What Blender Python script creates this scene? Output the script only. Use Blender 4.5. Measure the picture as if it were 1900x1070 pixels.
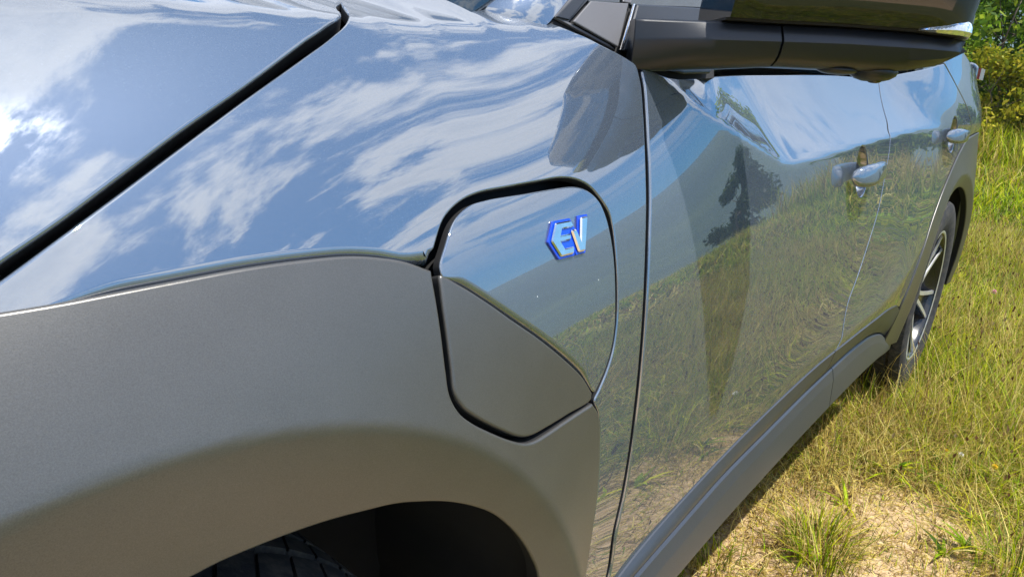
import bpy, math, random
import numpy as np
from mathutils import Vector, Matrix
from mathutils.geometry import delaunay_2d_cdt

for o in list(bpy.data.objects):
    bpy.data.objects.remove(o)
scene = bpy.context.scene
COL = scene.collection
rng = np.random.default_rng(7)
random.seed(7)

# ------------------------------------------------------------------ camera
PITCH, YAW, ROLL = .290, .668, .071
CAM = Vector((-.129, -1.261, 1.049))
fw = Vector((math.cos(YAW), math.sin(YAW), 0)); rt = Vector((math.sin(YAW), -math.cos(YAW), 0)); up = Vector((0, 0, 1))
Fd = fw * math.cos(PITCH) - up * math.sin(PITCH); Uu = fw * math.sin(PITCH) + up * math.cos(PITCH)
R2 = rt * math.cos(ROLL) + Uu * math.sin(ROLL); U2 = -rt * math.sin(ROLL) + Uu * math.cos(ROLL)
cam_data = bpy.data.cameras.new('camera')
cam = bpy.data.objects.new('camera', cam_data); COL.objects.link(cam)
cam.matrix_world = Matrix(((R2.x, U2.x, -Fd.x, CAM.x), (R2.y, U2.y, -Fd.y, CAM.y), (R2.z, U2.z, -Fd.z, CAM.z), (0, 0, 0, 1)))
cam_data.sensor_width = 36; cam_data.lens = 1300 / 1900 * 36
cam_data.clip_start = .02; cam_data.clip_end = 3000
scene.camera = cam

# ------------------------------------------------------------------ sky, sun, exposure
SUN_DIR = Vector((.11, -.35, .93)).normalized()
SUN_EL = math.asin(SUN_DIR.z)
world = bpy.data.worlds.new('World'); scene.world = world; world.use_nodes = True
wn = world.node_tree.nodes; wl = world.node_tree.links; wn.clear()
def N(t, **kw):
    n = wn.new(t)
    for k, v in kw.items(): setattr(n, k, v)
    return n
sky = N('ShaderNodeTexSky', sky_type='NISHITA'); sky.sun_disc = False
sky.sun_elevation = SUN_EL; sky.sun_rotation = math.atan2(SUN_DIR.x, SUN_DIR.y)
sky.air_density = 1.0; sky.dust_density = .15; sky.ozone_density = 3.5
tc = N('ShaderNodeTexCoord'); sep = N('ShaderNodeSeparateXYZ'); wl.new(tc.outputs['Generated'], sep.inputs[0])
def wmath(op, a, b=None, c=None, clamp=False):
    n = N('ShaderNodeMath', operation=op); n.use_clamp = clamp
    for i, s in enumerate((a, b, c)):
        if s is None: continue
        if isinstance(s, (int, float)): n.inputs[i].default_value = s
        else: wl.new(s, n.inputs[i])
    return n.outputs[0]
zc_ = wmath('MAXIMUM', sep.outputs[2], .03)
zc2 = wmath('ADD', zc_, .12)
cu = wmath('DIVIDE', sep.outputs[0], zc2); cv = wmath('DIVIDE', sep.outputs[1], zc2)
comb = N('ShaderNodeCombineXYZ'); wl.new(cu, comb.inputs[0]); wl.new(cv, comb.inputs[1])
def cloud_noise(rot, scl, loc, scale, detail, rough, dist):
    mp = N('ShaderNodeMapping', vector_type='TEXTURE'); mp.inputs['Rotation'].default_value = (0, 0, math.radians(rot)); mp.inputs['Scale'].default_value = (*scl, 1); mp.inputs['Location'].default_value = (*loc, 0)
    wl.new(comb.outputs[0], mp.inputs[0])
    t = N('ShaderNodeTexNoise'); t.inputs['Scale'].default_value = scale; t.inputs['Detail'].default_value = detail; t.inputs['Roughness'].default_value = rough; t.inputs['Distortion'].default_value = dist
    wl.new(mp.outputs[0], t.inputs['Vector']); return t.outputs['Fac']
CL_ROT = -24
n1 = cloud_noise(CL_ROT, (1, 1.9), (1.3, .2), 2.3, 12, .62, .45)
n2 = cloud_noise(CL_ROT - 8, (1, 2.4), (4.1, 2.0), 6.0, 9, .65, .5)
dens = wmath('ADD', wmath('MULTIPLY', n1, .77), wmath('MULTIPLY', n2, .23))
ramp = N('ShaderNodeValToRGB'); ramp.color_ramp.elements[0].position = .45; ramp.color_ramp.elements[1].position = .54
ramp.color_ramp.interpolation = 'EASE'
wl.new(dens, ramp.inputs[0])
fade = wmath('MULTIPLY', ramp.outputs[0], wmath('MULTIPLY_ADD', sep.outputs[2], 5.0, -.8, clamp=True))
# cloud brightness: thicker parts greyer, silver edges, brighter towards the sun (forward scattering)
thick = N('ShaderNodeValToRGB'); thick.color_ramp.elements[0].position = .50; thick.color_ramp.elements[1].position = .66
thick.color_ramp.elements[0].color = (.93, .94, .98, 1); thick.color_ramp.elements[1].color = (.50, .545, .66, 1)
wl.new(dens, thick.inputs[0])
dotn = N('ShaderNodeVectorMath', operation='DOT_PRODUCT'); wl.new(tc.outputs['Generated'], dotn.inputs[0]); dotn.inputs[1].default_value = SUN_DIR
fs = wmath('POWER', wmath('MAXIMUM', dotn.outputs['Value'], 0.0), 500.0)
cb = wmath('MULTIPLY_ADD', fs, 80.0, 8.2)
cm = N('ShaderNodeVectorMath', operation='SCALE'); wl.new(thick.outputs[0], cm.inputs[0]); wl.new(cb, cm.inputs['Scale'])
hs = N('ShaderNodeHueSaturation'); hs.inputs['Saturation'].default_value = 2.0; hs.inputs['Value'].default_value = .85; wl.new(sky.outputs[0], hs.inputs['Color'])
mix = N('ShaderNodeMix', data_type='RGBA'); wl.new(fade, mix.inputs['Factor']); wl.new(hs.outputs[0], mix.inputs['A']); wl.new(cm.outputs[0], mix.inputs['B'])
bg = N('ShaderNodeBackground'); bg.inputs['Strength'].default_value = .15
wo = N('ShaderNodeOutputWorld'); wl.new(mix.outputs['Result'], bg.inputs[0]); wl.new(bg.outputs[0], wo.inputs[0])

sun_d = bpy.data.lights.new('sun', 'SUN'); sun_d.energy = 5.0; sun_d.angle = math.radians(.55); sun_d.color = (1, .955, .88)
sun = bpy.data.objects.new('sun', sun_d); COL.objects.link(sun)
sun.rotation_euler = SUN_DIR.to_track_quat('Z', 'Y').to_euler(); sun.location = (0, -3, 8)
vs = scene.view_settings
vs.view_transform = 'Standard'; vs.look = 'None'; vs.gamma = 1; vs.use_curve_mapping = False; vs.exposure = .62
scene.render.engine = 'CYCLES'
scene.cycles.max_bounces = 8

# ------------------------------------------------------------------ helpers
def obj(name, me, mat=None, parent=None, **props):
    o = bpy.data.objects.new(name, me); COL.objects.link(o)
    if me is not None and mat is not None and not me.materials: me.materials.append(mat)
    if parent is not None: o.parent = parent
    for k, v in props.items(): o[k] = v
    return o
def mesh_np(name, V, faces, smooth=True):
    me = bpy.data.meshes.new(name)
    me.from_pydata([tuple(map(float, p)) for p in V], [], [tuple(int(i) for i in f) for f in faces]); me.validate()
    if smooth: me.polygons.foreach_set('use_smooth', [True] * len(me.polygons))
    me.update(); return me
def mesh_fast(name, V, tris, smooth=True):
    me = bpy.data.meshes.new(name); V = np.asarray(V, np.float32); tris = np.asarray(tris, np.int32)
    me.vertices.add(len(V)); me.vertices.foreach_set('co', V.ravel())
    me.loops.add(tris.size); me.loops.foreach_set('vertex_index', tris.ravel())
    k = tris.shape[1]
    me.polygons.add(len(tris)); me.polygons.foreach_set('loop_start', np.arange(0, tris.size, k, dtype=np.int32))
    me.polygons.foreach_set('use_smooth', np.full(len(tris), smooth))
    me.update(calc_edges=True); return me
def sharp(me, deg=35):
    me.set_sharp_from_angle(angle=math.radians(deg)); return me
def merge(*parts):
    V = []; Fs = []; k = 0
    for v, f in parts:
        V.extend(v); Fs.extend([tuple(i + k for i in q) for q in f]); k += len(v)
    return V, Fs
def box_vf(x0, x1, y0, y1, z0, z1):
    v = [(x, y, z) for z in (z0, z1) for y in (y0, y1) for x in (x0, x1)]
    return v, [(0, 2, 3, 1), (4, 5, 7, 6), (0, 1, 5, 4), (2, 6, 7, 3), (0, 4, 6, 2), (1, 3, 7, 5)]
def loft_vf(secs, closed=True, caps=True):
    secs = [np.asarray(s, float) for s in secs]; n = len(secs[0]); V = [tuple(p) for s in secs for p in s]; F = []
    m = n if closed else n - 1
    for i in range(len(secs) - 1):
        for j in range(m):
            a = i * n + j; b = i * n + (j + 1) % n; F.append((a, b, b + n, a + n))
    if caps and closed:
        F.append(tuple(range(n - 1, -1, -1))); k = (len(secs) - 1) * n; F.append(tuple(range(k, k + n)))
    return V, F
def bevelled(o, w, seg=3, angle=30):
    m = o.modifiers.new('bevel', 'BEVEL'); m.width = w; m.segments = seg; m.limit_method = 'ANGLE'; m.angle_limit = math.radians(angle); m.harden_normals = False
    return o
def tube_vf(pts, rad, n=6, caps=True):
    pts = [Vector(p) for p in pts]; secs = []
    for i, p in enumerate(pts):
        t = (pts[min(i + 1, len(pts) - 1)] - pts[max(i - 1, 0)]).normalized()
        a = t.orthogonal().normalized() if i == 0 else (a - t * a.dot(t)).normalized()
        b = t.cross(a); r = rad[i] if hasattr(rad, '__len__') else rad
        secs.append([p + (a * math.cos(k * 2 * math.pi / n) + b * math.sin(k * 2 * math.pi / n)) * r for k in range(n)])
    return loft_vf(secs, True, caps)

# ------------------------------------------------------------------ materials
def material(name):
    m = bpy.data.materials.new(name); m.use_nodes = True
    nt = m.node_tree; return m, nt, nt.nodes['Principled BSDF']
def nd(nt, t, **kw):
    n = nt.nodes.new(t)
    for k, v in kw.items():
        if k.startswith('i_'): n.inputs[k[2:].replace('_', ' ')].default_value = v
        else: setattr(n, k, v)
    return n
def noise(nt, scale, detail=2, rough=.5, coord='Object', vec=None, dist=0):
    if vec is None:
        c = nd(nt, 'ShaderNodeTexCoord'); vec = c.outputs[coord]
    t = nd(nt, 'ShaderNodeTexNoise'); t.inputs['Scale'].default_value = scale; t.inputs['Detail'].default_value = detail; t.inputs['Roughness'].default_value = rough; t.inputs['Distortion'].default_value = dist
    nt.links.new(vec, t.inputs['Vector']); return t
def ramp2(nt, fac, stops):
    r = nd(nt, 'ShaderNodeValToRGB'); e = r.color_ramp.elements
    while len(e) < len(stops): e.new(.5)
    for k, (p, c) in enumerate(stops): e[k].position = p; e[k].color = (*c, 1)
    nt.links.new(fac, r.inputs[0]); return r.outputs[0]
def bump(nt, bsdf, h, strength, dist):
    b = nd(nt, 'ShaderNodeBump'); b.inputs['Strength'].default_value = strength; b.inputs['Distance'].default_value = dist
    nt.links.new(h, b.inputs['Height']); nt.links.new(b.outputs[0], bsdf.inputs['Normal']); return b

def paint_material():
    m, nt, b = material('silver_blue_paint')
    fl = noise(nt, 900, 2, .6)
    nt.links.new(ramp2(nt, fl.outputs['Fac'], [(.3, (.062, .079, .106)), (.7, (.077, .098, .129))]), b.inputs['Base Color'])
    vo = nd(nt, 'ShaderNodeTexVoronoi', feature='F1'); vo.inputs['Scale'].default_value = 26; c9 = nd(nt, 'ShaderNodeTexCoord'); nt.links.new(c9.outputs['Object'], vo.inputs['Vector'])
    lt = nd(nt, 'ShaderNodeMath', operation='LESS_THAN'); nt.links.new(vo.outputs['Distance'], lt.inputs[0]); lt.inputs[1].default_value = .020
    sx = nd(nt, 'ShaderNodeSeparateColor'); nt.links.new(vo.outputs['Color'], sx.inputs[0]); gt = nd(nt, 'ShaderNodeMath', operation='GREATER_THAN'); nt.links.new(sx.outputs[0], gt.inputs[0]); gt.inputs[1].default_value = .80
    mu = nd(nt, 'ShaderNodeMath', operation='MULTIPLY'); nt.links.new(lt.outputs[0], mu.inputs[0]); nt.links.new(gt.outputs[0], mu.inputs[1])
    m9 = nd(nt, 'ShaderNodeMix', data_type='RGBA'); nt.links.new(mu.outputs[0], m9.inputs['Factor']); nt.links.new(b.inputs['Base Color'].links[0].from_socket, m9.inputs['A']); m9.inputs['B'].default_value = (.7, .7, .66, 1); nt.links.new(m9.outputs['Result'], b.inputs['Base Color'])
    b.inputs['Metallic'].default_value = .25; b.inputs['Roughness'].default_value = .5; b.inputs['Specular IOR Level'].default_value = .2
    b.inputs['Coat Weight'].default_value = 1; b.inputs['Coat IOR'].default_value = PAINT_IOR
    # clear coat: very slight dust, orange peel too small to see
    du = noise(nt, 14, 5, .65); r = nd(nt, 'ShaderNodeMapRange'); nt.links.new(du.outputs['Fac'], r.inputs['Value']); r.inputs['From Min'].default_value = .45; r.inputs['From Max'].default_value = .8; r.inputs['To Min'].default_value = .0; r.inputs['To Max'].default_value = .012
    nt.links.new(r.outputs[0], b.inputs['Coat Roughness'])
    op = noise(nt, 55, 1, .4); bp = nd(nt, 'ShaderNodeBump'); bp.inputs['Strength'].default_value = .004; bp.inputs['Distance'].default_value = .002
    nt.links.new(op.outputs['Fac'], bp.inputs['Height']); nt.links.new(bp.outputs[0], b.inputs['Coat Normal'])
    return m
PAINT_IOR = 3.0
PAINT = paint_material()
def clad_material(name, c0, c1, rough, metal):
    m, nt, b = material(name)
    fl = noise(nt, 1100, 3, .8); ln = noise(nt, 6, 4, .6)
    mx = nd(nt, 'ShaderNodeMix', data_type='FLOAT'); mx.inputs['Factor'].default_value = .35
    nt.links.new(fl.outputs['Fac'], mx.inputs['A']); nt.links.new(ln.outputs['Fac'], mx.inputs['B'])
    nt.links.new(ramp2(nt, mx.outputs['Result'], [(.3, c0), (.7, c1)]), b.inputs['Base Color'])
    b.inputs['Metallic'].default_value = metal; b.inputs['Roughness'].default_value = rough
    bump(nt, b, fl.outputs['Fac'], .13, .0006); return m
CLAD = clad_material('matte_grey_cladding', (.088, .085, .078), (.150, .145, .136), .32, .55)
SILLM = clad_material('dark_grey_sill_plastic', (.030, .036, .048), (.043, .050, .064), .36, .0)
TRIM = clad_material('matte_black_trim', (.008, .010, .014), (.014, .017, .024), .33, .0)
TRIMG = clad_material('weathered_grey_trim', (.10, .10, .11), (.14, .14, .15), .5, .1)
def plain(name, col, rough=.5, metal=0, **kw):
    m, nt, b = material(name)
    nz = noise(nt, 40, 4, .6); a = tuple(c * .88 for c in col); c2 = tuple(min(1, c * 1.1) for c in col)
    nt.links.new(ramp2(nt, nz.outputs['Fac'], [(.3, a), (.7, c2)]), b.inputs['Base Color'])
    b.inputs['Roughness'].default_value = rough; b.inputs['Metallic'].default_value = metal
    for k, v in kw.items(): b.inputs[k.replace('_', ' ')].default_value = v
    return m
BLACK = plain('black_plastic_and_gap_shade', (.012, .012, .013), .8)  # inner plastic parts, and the painted shade on panel edge walls
LINER = plain('black_felt_liner', (.007, .007, .008), .95)
CHROME = plain('polished_chrome', (.86, .83, .79), .12, 1)
GLOSSBLACK = plain('piano_black', (.004, .004, .005), .03, 0, IOR=1.75)
def glass_material(name, col, rough=.0, trans=1.0):
    m, nt, b = material(name); b.inputs['Base Color'].default_value = (*col, 1); b.inputs['Roughness'].default_value = rough; b.inputs['Transmission Weight'].default_value = trans; b.inputs['IOR'].default_value = 1.5
    return m
TINT = plain('dark_tinted_glass', (.012, .022, .03), .02, 0, IOR=1.8)
SILVER = plain('satin_silver_letter', (.80, .79, .77), .13, 1)
BLUE = plain('translucent_blue_plastic', (.0, .05, .58), .2, .0, Coat_Weight=1.0)
def tyre_material():
    m, nt, b = material('dusty_tyre_rubber')
    a = noise(nt, 45, 6, .7); nt.links.new(ramp2(nt, a.outputs['Fac'], [(.45, (.016, .016, .018)), (.68, (.070, .060, .048))]), b.inputs['Base Color'])
    b.inputs['Roughness'].default_value = .8; g = noise(nt, 500, 3); bump(nt, b, g.outputs['Fac'], .3, .001); return m
TYRE = tyre_material()
RIMB = plain('gloss_black_alloy', (.015, .016, .018), .25, 0, Coat_Weight=.5)
RIMS = plain('machined_silver_alloy', (.80, .81, .83), .35, .8)

# ---- SURF BEGIN: the master surface of the car's left side, x rearward from the front axle, v = height up to the shoulder ridge
def lerp(x, pts):
    a = np.array(pts, float); return np.interp(x, a[:, 0], a[:, 1])
def sstep(x, a, b):
    t = np.clip((x - a) / (b - a), 0, 1); return t * t * (3 - 2 * t)
def smooth1(A, n, axis):
    if n < 1: return A
    k = np.hanning(2 * n + 3)[1:-1]; k /= k.sum()
    pad = [(0, 0), (0, 0)]; pad[axis] = (n, n)
    B = np.pad(A, pad, mode='reflect', reflect_type='odd')
    return np.apply_along_axis(lambda r: np.convolve(r, k, 'valid'), axis, B)
def softplus(t, w):
    return w * np.logaddexp(0, t / w)
DX, DV = 0.006, 0.003
XS = np.arange(-0.90, 3.75, DX); VS = np.arange(0.12, 1.90, DV)
PLAN = [(-.9, .74), (-.6, .845), (-.35, .89), (-.1, .908), (.1, .912), (.3, .908), (.6, .902), (1., .900), (1.7, .900), (2.3, .908), (2.7, .922), (3.0, .932), (3.2, .930), (3.35, .912), (3.5, .87), (3.75, .74)]
TH_D = [(.12, -14), (.3, -10), (.42, -5), (.5, -1.5), (.57, .5), (.65, 2.8), (.75, 5.5), (.85, 8), (.95, 9), (1.1, 10), (1.9, 10)]
TH_F = [(.12, 0), (.5, 1), (.68, 4), (.78, 8), (.85, 13), (.9, 18.5), (.95, 24.5), (1.0, 31.5), (1.05, 40), (1.1, 48), (1.9, 53)]
RIDGE = [(-.9, 1.00), (-.5, 1.045), (-.2, 1.068), (.1, 1.083), (.3, 1.092), (.5, 1.10), (.62, 1.11), (.72, 1.3), (3.75, 1.3)]
CREASE = [(-.9, 1.9), (.52, 1.25), (.67, 1.072), (.78, 1.022), (.92, .983), (1.06, .947), (1.11, .942), (1.2, .944), (2.2, .988), (2.75, 1.0), (3.75, 1.0)]
LOWRIDGE = [(-.9, .5), (1.0, .52), (1.2, .53), (1.7, .54), (1.9, .55), (2.2, .60), (2.45, .68), (3.75, .75)]
ARCHES = ((0.0, .37), (2.85, .37))
def build_surface():
    X, V = np.meshgrid(XS, VS, indexing='ij')
    w = sstep(X, .91, .33)                                   # 1 on the fender, 0 on the doors
    th = (lerp(V, TH_D) * (1 - w) + lerp(V, TH_F) * w)
    th = np.radians(th)
    sl = np.tan(th)
    i0 = np.argmin(abs(VS - .72))
    O = -np.cumsum(sl, axis=1) * DV
    O -= O[:, i0:i0 + 1]
    plan = smooth1(lerp(XS, PLAN)[:, None], 22, 0)
    O = O + plan
    # door shelf above the crease
    zc = smooth1(lerp(XS, CREASE)[:, None], 5, 0)
    amt = .80 * sstep(XS, .55, .75)[:, None] * (1 - .75 * sstep(XS, 2.0, 2.7)[:, None])
    O = O - amt * .15 * (1 - np.exp(-softplus(V - zc, .0012) / .15))
    # the hood narrows towards the nose
    O = O - .16 * softplus(.14 - X, .09) * sstep(V, .84, 1.12)
    # swelling above the sill towards the rear wheel
    zr = smooth1(lerp(XS, LOWRIDGE)[:, None], 15, 0)
    A = (.030 * sstep(XS, .95, 1.9) * sstep(XS, 2.5, 2.05))[:, None]
    t = V - zr
    prof = np.where(t > 0, np.exp(-np.maximum(t, 0) / .10), 1.0) - .32 - .15 * softplus(-t, .004) / .03
    O = O + A * prof * sstep(V, .15, .3)
    # rear haunch
    hz = .965 + .16 * sstep(XS, 2.65, 1.95)[:, None]
    O = O + .030 * sstep(XS, 1.9, 2.7)[:, None] * softplus(V - hz, .006) / .1 * np.exp(-((V - hz) / .14) ** 2)
    # wheel arch flares: a crease at .52, falling in towards the lip
    for xc, zc_ in ARCHES:
        R = np.hypot(X - xc, V - zc_)
        rc = .468 if xc == 0 else .46
        fl = -.34 * softplus(rc - R, .0012) * sstep(R, .26, .34)
        O = O + fl + (.018 if xc == 0 else .010) * np.exp(-np.maximum(R - rc, 0) / .075)
    Y = -O; Z = V.copy()
    # over the ridge: onto the hood
    vr = smooth1(lerp(XS, RIDGE)[:, None], 8, 0)
    jr = ((vr[:, 0] - VS[0]) / DV)
    for i in range(len(XS)):
        j = int(jr[i]); 
        if j >= len(VS) - 2: continue
        s = (VS[j + 1:] - VS[j])
        a0 = math.radians(11 + 13 * float(sstep(XS[i], .30, .50)))
        a = a0 * np.clip(1 - s / 1.1, 0, 1)
        Y[i, j + 1:] = Y[i, j] + np.cumsum(np.cos(a)) * DV
        Z[i, j + 1:] = Z[i, j] + np.cumsum(np.sin(a)) * DV
    # rounding of the ridge
    k = 7
    Ys = smooth1(Y, k, 1); Zs = smooth1(Z, k, 1)
    m = np.exp(-((V - vr) / .03) ** 2) * (vr < 1.2)
    Y = Y * (1 - m) + Ys * m; Z = Z * (1 - m) + Zs * m
    Ys = smooth1(Y, 2, 0); Zs = smooth1(Z, 2, 0); m = sstep(V, .84, .90)
    Y = Y * (1 - m) + Ys * m; Z = Z * (1 - m) + Zs * m
    P = np.stack([X, Y, Z], -1)
    Tu = np.gradient(P, DX, axis=0); Tv = np.gradient(P, DV, axis=1)
    N = np.cross(Tu, Tv); N /= np.linalg.norm(N, axis=-1, keepdims=True)
    return P, N
SP, SN = build_surface()
def sample(A, x, v):
    fi = np.clip((np.asarray(x) - XS[0]) / DX, 0, len(XS) - 1.001); fj = np.clip((np.asarray(v) - VS[0]) / DV, 0, len(VS) - 1.001)
    i = fi.astype(int); j = fj.astype(int); a = (fi - i)[..., None]; b = (fj - j)[..., None]
    return (A[i, j] * (1 - a) * (1 - b) + A[i + 1, j] * a * (1 - b) + A[i, j + 1] * (1 - a) * b + A[i + 1, j + 1] * a * b)
def S(x, v, off=0.0):
    n = sample(SN, x, v); n = n / np.linalg.norm(n, axis=-1, keepdims=True)
    return sample(SP, x, v) + n * off, n
# ---- SURF END

# outlines of the panels on that surface (x, v), and positions of small fittings, in metres
TRACE = {
    'hood_edge': [(-0.0437, 0.9330), (-0.0259, 0.9425), (0.0057, 0.9587), (0.0426, 0.9790), (0.0860, 1.0026), (0.1384, 1.0288), (0.2057, 1.0626), (0.2383, 1.0782), (0.2624, 1.0926), (0.2818, 1.1155), (0.3055, 1.1541)],
    'fender_hood': [(-0.0452, 0.9276), (-0.0276, 0.9366), (0.0039, 0.9534), (0.0403, 0.9727), (0.0832, 0.9956), (0.1353, 1.0226), (0.2001, 1.0538), (0.2392, 1.0723), (0.2642, 1.0863), (0.2826, 1.1065), (0.3185, 1.1639)],
    'belt_f': [(0.5502, 1.1277), (0.5617, 1.1106), (0.5773, 1.1028), (0.5942, 1.0947), (0.6186, 1.0865), (0.6352, 1.0800), (0.6442, 1.0752)],
    'gapA_l': [(0.6457, 1.0698), (0.6447, 1.0528), (0.6373, 1.0228), (0.6287, 0.9888), (0.6206, 0.9550), (0.6132, 0.9211), (0.6005, 0.8653), (0.5904, 0.8053), (0.5816, 0.7436), (0.5727, 0.6796), (0.5650, 0.6281), (0.5530, 0.5738), (0.5374, 0.5282), (0.5302, 0.4726)],
    'gapA_r': [(0.6516, 1.0677), (0.6508, 1.0531), (0.6437, 1.0230), (0.6354, 0.9887), (0.6288, 0.9546), (0.6217, 0.9204), (0.6094, 0.8641), (0.5997, 0.8034), (0.5913, 0.7410), (0.5828, 0.6761), (0.5754, 0.6239), (0.5640, 0.5686), (0.5490, 0.5218), (0.5430, 0.4644)],
    'belt_d': [(0.6642, 1.0722), (0.6873, 1.0672), (0.7423, 1.0655), (0.8322, 1.0690), (0.9283, 1.0750)],
    'clad_rear': [(0.4741, 0.7217), (0.4837, 0.7028), (0.4874, 0.6651), (0.4841, 0.6073), (0.4732, 0.5643), (0.4584, 0.5199)],
    'flap_out_up': [(0.2525, 0.9038), (0.2640, 0.9181), (0.2798, 0.9341), (0.3039, 0.9453), (0.3301, 0.9506), (0.3710, 0.9527), (0.4202, 0.9548), (0.4595, 0.9561), (0.4850, 0.9526), (0.5051, 0.9444), (0.5198, 0.9313), (0.5311, 0.9168), (0.5348, 0.9028), (0.5348, 0.8603), (0.5324, 0.8231), (0.5279, 0.7942), (0.5186, 0.7663), (0.5039, 0.7462), (0.4871, 0.7303), (0.4777, 0.7242)],
    'flap_out_lo': [(0.4695, 0.7214), (0.4190, 0.7220), (0.3780, 0.7229), (0.3540, 0.7249), (0.3364, 0.7300), (0.3116, 0.7434), (0.2866, 0.7597), (0.2643, 0.7758), (0.2506, 0.7894), (0.2439, 0.8045), (0.2443, 0.8225), (0.2464, 0.8467), (0.2483, 0.8746), (0.2507, 0.8951)],
    'flap_in_up': [(0.2620, 0.9006), (0.2735, 0.9148), (0.2898, 0.9313), (0.3125, 0.9415), (0.3384, 0.9446), (0.3951, 0.9458), (0.4465, 0.9472), (0.4777, 0.9467), (0.4988, 0.9410), (0.5150, 0.9294), (0.5229, 0.9148), (0.5273, 0.8950), (0.5291, 0.8670), (0.5266, 0.8242), (0.5217, 0.7896), (0.5101, 0.7630), (0.4956, 0.7462), (0.4777, 0.7315)],
    'flap_in_lo': [(0.4684, 0.7260), (0.4193, 0.7259), (0.3786, 0.7276), (0.3501, 0.7307), (0.3330, 0.7364), (0.3023, 0.7552), (0.2754, 0.7744), (0.2579, 0.7899), (0.2510, 0.8030), (0.2523, 0.8223), (0.2538, 0.8449), (0.2555, 0.8690), (0.2584, 0.8921)],
    'flap_split_hi': [(0.2617, 0.8961), (0.2824, 0.8854), (0.3115, 0.8664), (0.3433, 0.8444), (0.3802, 0.8190), (0.4215, 0.7882), (0.4550, 0.7594), (0.4732, 0.7372)],
    'flap_split_lo': [(0.2598, 0.8944), (0.2804, 0.8832), (0.3093, 0.8641), (0.3410, 0.8415), (0.3778, 0.8160), (0.4191, 0.7844), (0.4526, 0.7555), (0.4708, 0.7331)],
    'clad_top': [(-0.0465, 0.9229), (-0.0316, 0.9229), (-0.0055, 0.9230), (0.0238, 0.9238), (0.0569, 0.9246), (0.0951, 0.9252), (0.1384, 0.9240), (0.1752, 0.9212), (0.2010, 0.9165), (0.2257, 0.9098), (0.2497, 0.8993)],
    'fender_low': [(-0.0462, 0.9241), (-0.0313, 0.9239), (-0.0053, 0.9240), (0.0241, 0.9248), (0.0573, 0.9257), (0.0956, 0.9264), (0.1389, 0.9252), (0.1757, 0.9226), (0.2015, 0.9179), (0.2262, 0.9113), (0.2499, 0.9017)],
    'arch_f': [(0.0355, 0.7447), (0.0529, 0.7461), (0.0764, 0.7454), (0.1021, 0.7436), (0.1317, 0.7402), (0.1640, 0.7342), (0.1915, 0.7284), (0.2172, 0.7193), (0.2443, 0.7077), (0.2747, 0.6903), (0.3013, 0.6708), (0.3234, 0.6484), (0.3443, 0.6226), (0.3630, 0.5936), (0.3795, 0.5596)],
    'gapB': [(2.0394, 1.1115), (1.9700, 1.0423), (1.9355, 1.0096), (1.8743, 0.9749), (1.8633, 0.9398), (1.8387, 0.8934), (1.7786, 0.7977), (1.7048, 0.7276), (1.6258, 0.6608), (1.5568, 0.6100), (1.5347, 0.5708), (1.5253, 0.5454)],
    'sill_top': [(0.5965, 0.4294), (0.7437, 0.4468), (0.9361, 0.4722), (1.0915, 0.4895), (1.1999, 0.5082), (1.3974, 0.5098)],
}
BADGE = (0.4473, 0.8996, 0.0364)
PLATES = [
    ('window_trim', [(0.5515, -0.7551, 1.1197), (0.6317, -0.7395, 1.1649), (0.6685, -0.7409, 1.1698), (0.5759, -0.7601, 1.1159), (0.6393, -0.7777, 1.0971), (0.6495, -0.7822, 1.0911)], -0.004, 0, 'TRIMG', 0.001),
    ('trim_strip', [(0.5534, -0.7562, 1.1182), (0.6371, -0.7397, 1.1656), (0.6617, -0.7407, 1.1689), (0.5756, -0.7594, 1.1170)], 0.0005, 0.0025, 'TRIM', 0.001),
    ('quarter_trim', [(0.6265, -0.7510, 1.1428), (0.7060, -0.7564, 1.1496), (0.6507, -0.7812, 1.0931), (0.5792, -0.7609, 1.1151)], 0.0005, 0.004, 'TRIMG', 0.0015),
    ('chrome_strip', [(0.7138, -0.7575, 1.1492), (0.7187, -0.7578, 1.1498), (0.6555, -0.7843, 1.0885), (0.6506, -0.7833, 1.0894)], 0.001, 0.0055, 'CHROME', 0.0012),
    ('window_post', [(0.7253, -0.7323, 1.1973), (0.7457, -0.7330, 1.2004), (0.7134, -0.7568, 1.1505), (0.6952, -0.7548, 1.1503)], 0, 0.003, 'TRIMG', 0.001),
    ('quarter_window', [(0.6685, -0.7409, 1.1698), (0.7125, -0.7427, 1.1758), (0.6948, -0.7541, 1.1515), (0.6275, -0.7501, 1.1448)], -0.003, -0.001, 'TINT', 0),
    ('side_window', [(0.7591, -0.7222, 1.2227), (1.0360, -0.7288, 1.2684), (0.9405, -0.7705, 1.1729), (0.7163, -0.7566, 1.1515)], -0.004, -0.001, 'TINT', 0),
    ('trim_seal', [(0.5408, -0.7576, 1.1130), (0.5982, -0.7447, 1.1484), (0.9462, -0.7691, 1.1766), (0.8723, -0.8183, 1.0721), (0.8179, -0.8143, 1.0680), (0.7577, -0.8090, 1.0650), (0.7245, -0.8039, 1.0673), (0.6820, -0.7933, 1.0777), (0.6502, -0.7846, 1.0869), (0.5955, -0.7704, 1.1013)], -0.02, -0.005, 'BLACK', 0),
    ('mirror_base', [(0.7195, -0.7582, 1.1492), (0.9353, -0.7727, 1.1678), (0.9091, -0.7878, 1.1350), (0.8466, -0.8149, 1.0729), (0.7754, -0.8091, 1.0686), (0.7491, -0.8046, 1.0712), (0.7119, -0.7968, 1.0776), (0.6570, -0.7841, 1.0892)], 0.0005, 0.007, 'TRIM', 0.003)]
PILLAR = [(0.4569, -0.6755, 1.1196), (0.5424, -0.7580, 1.1126)]
TAIL = (3.4200, -0.7687, 1.1963)
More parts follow.
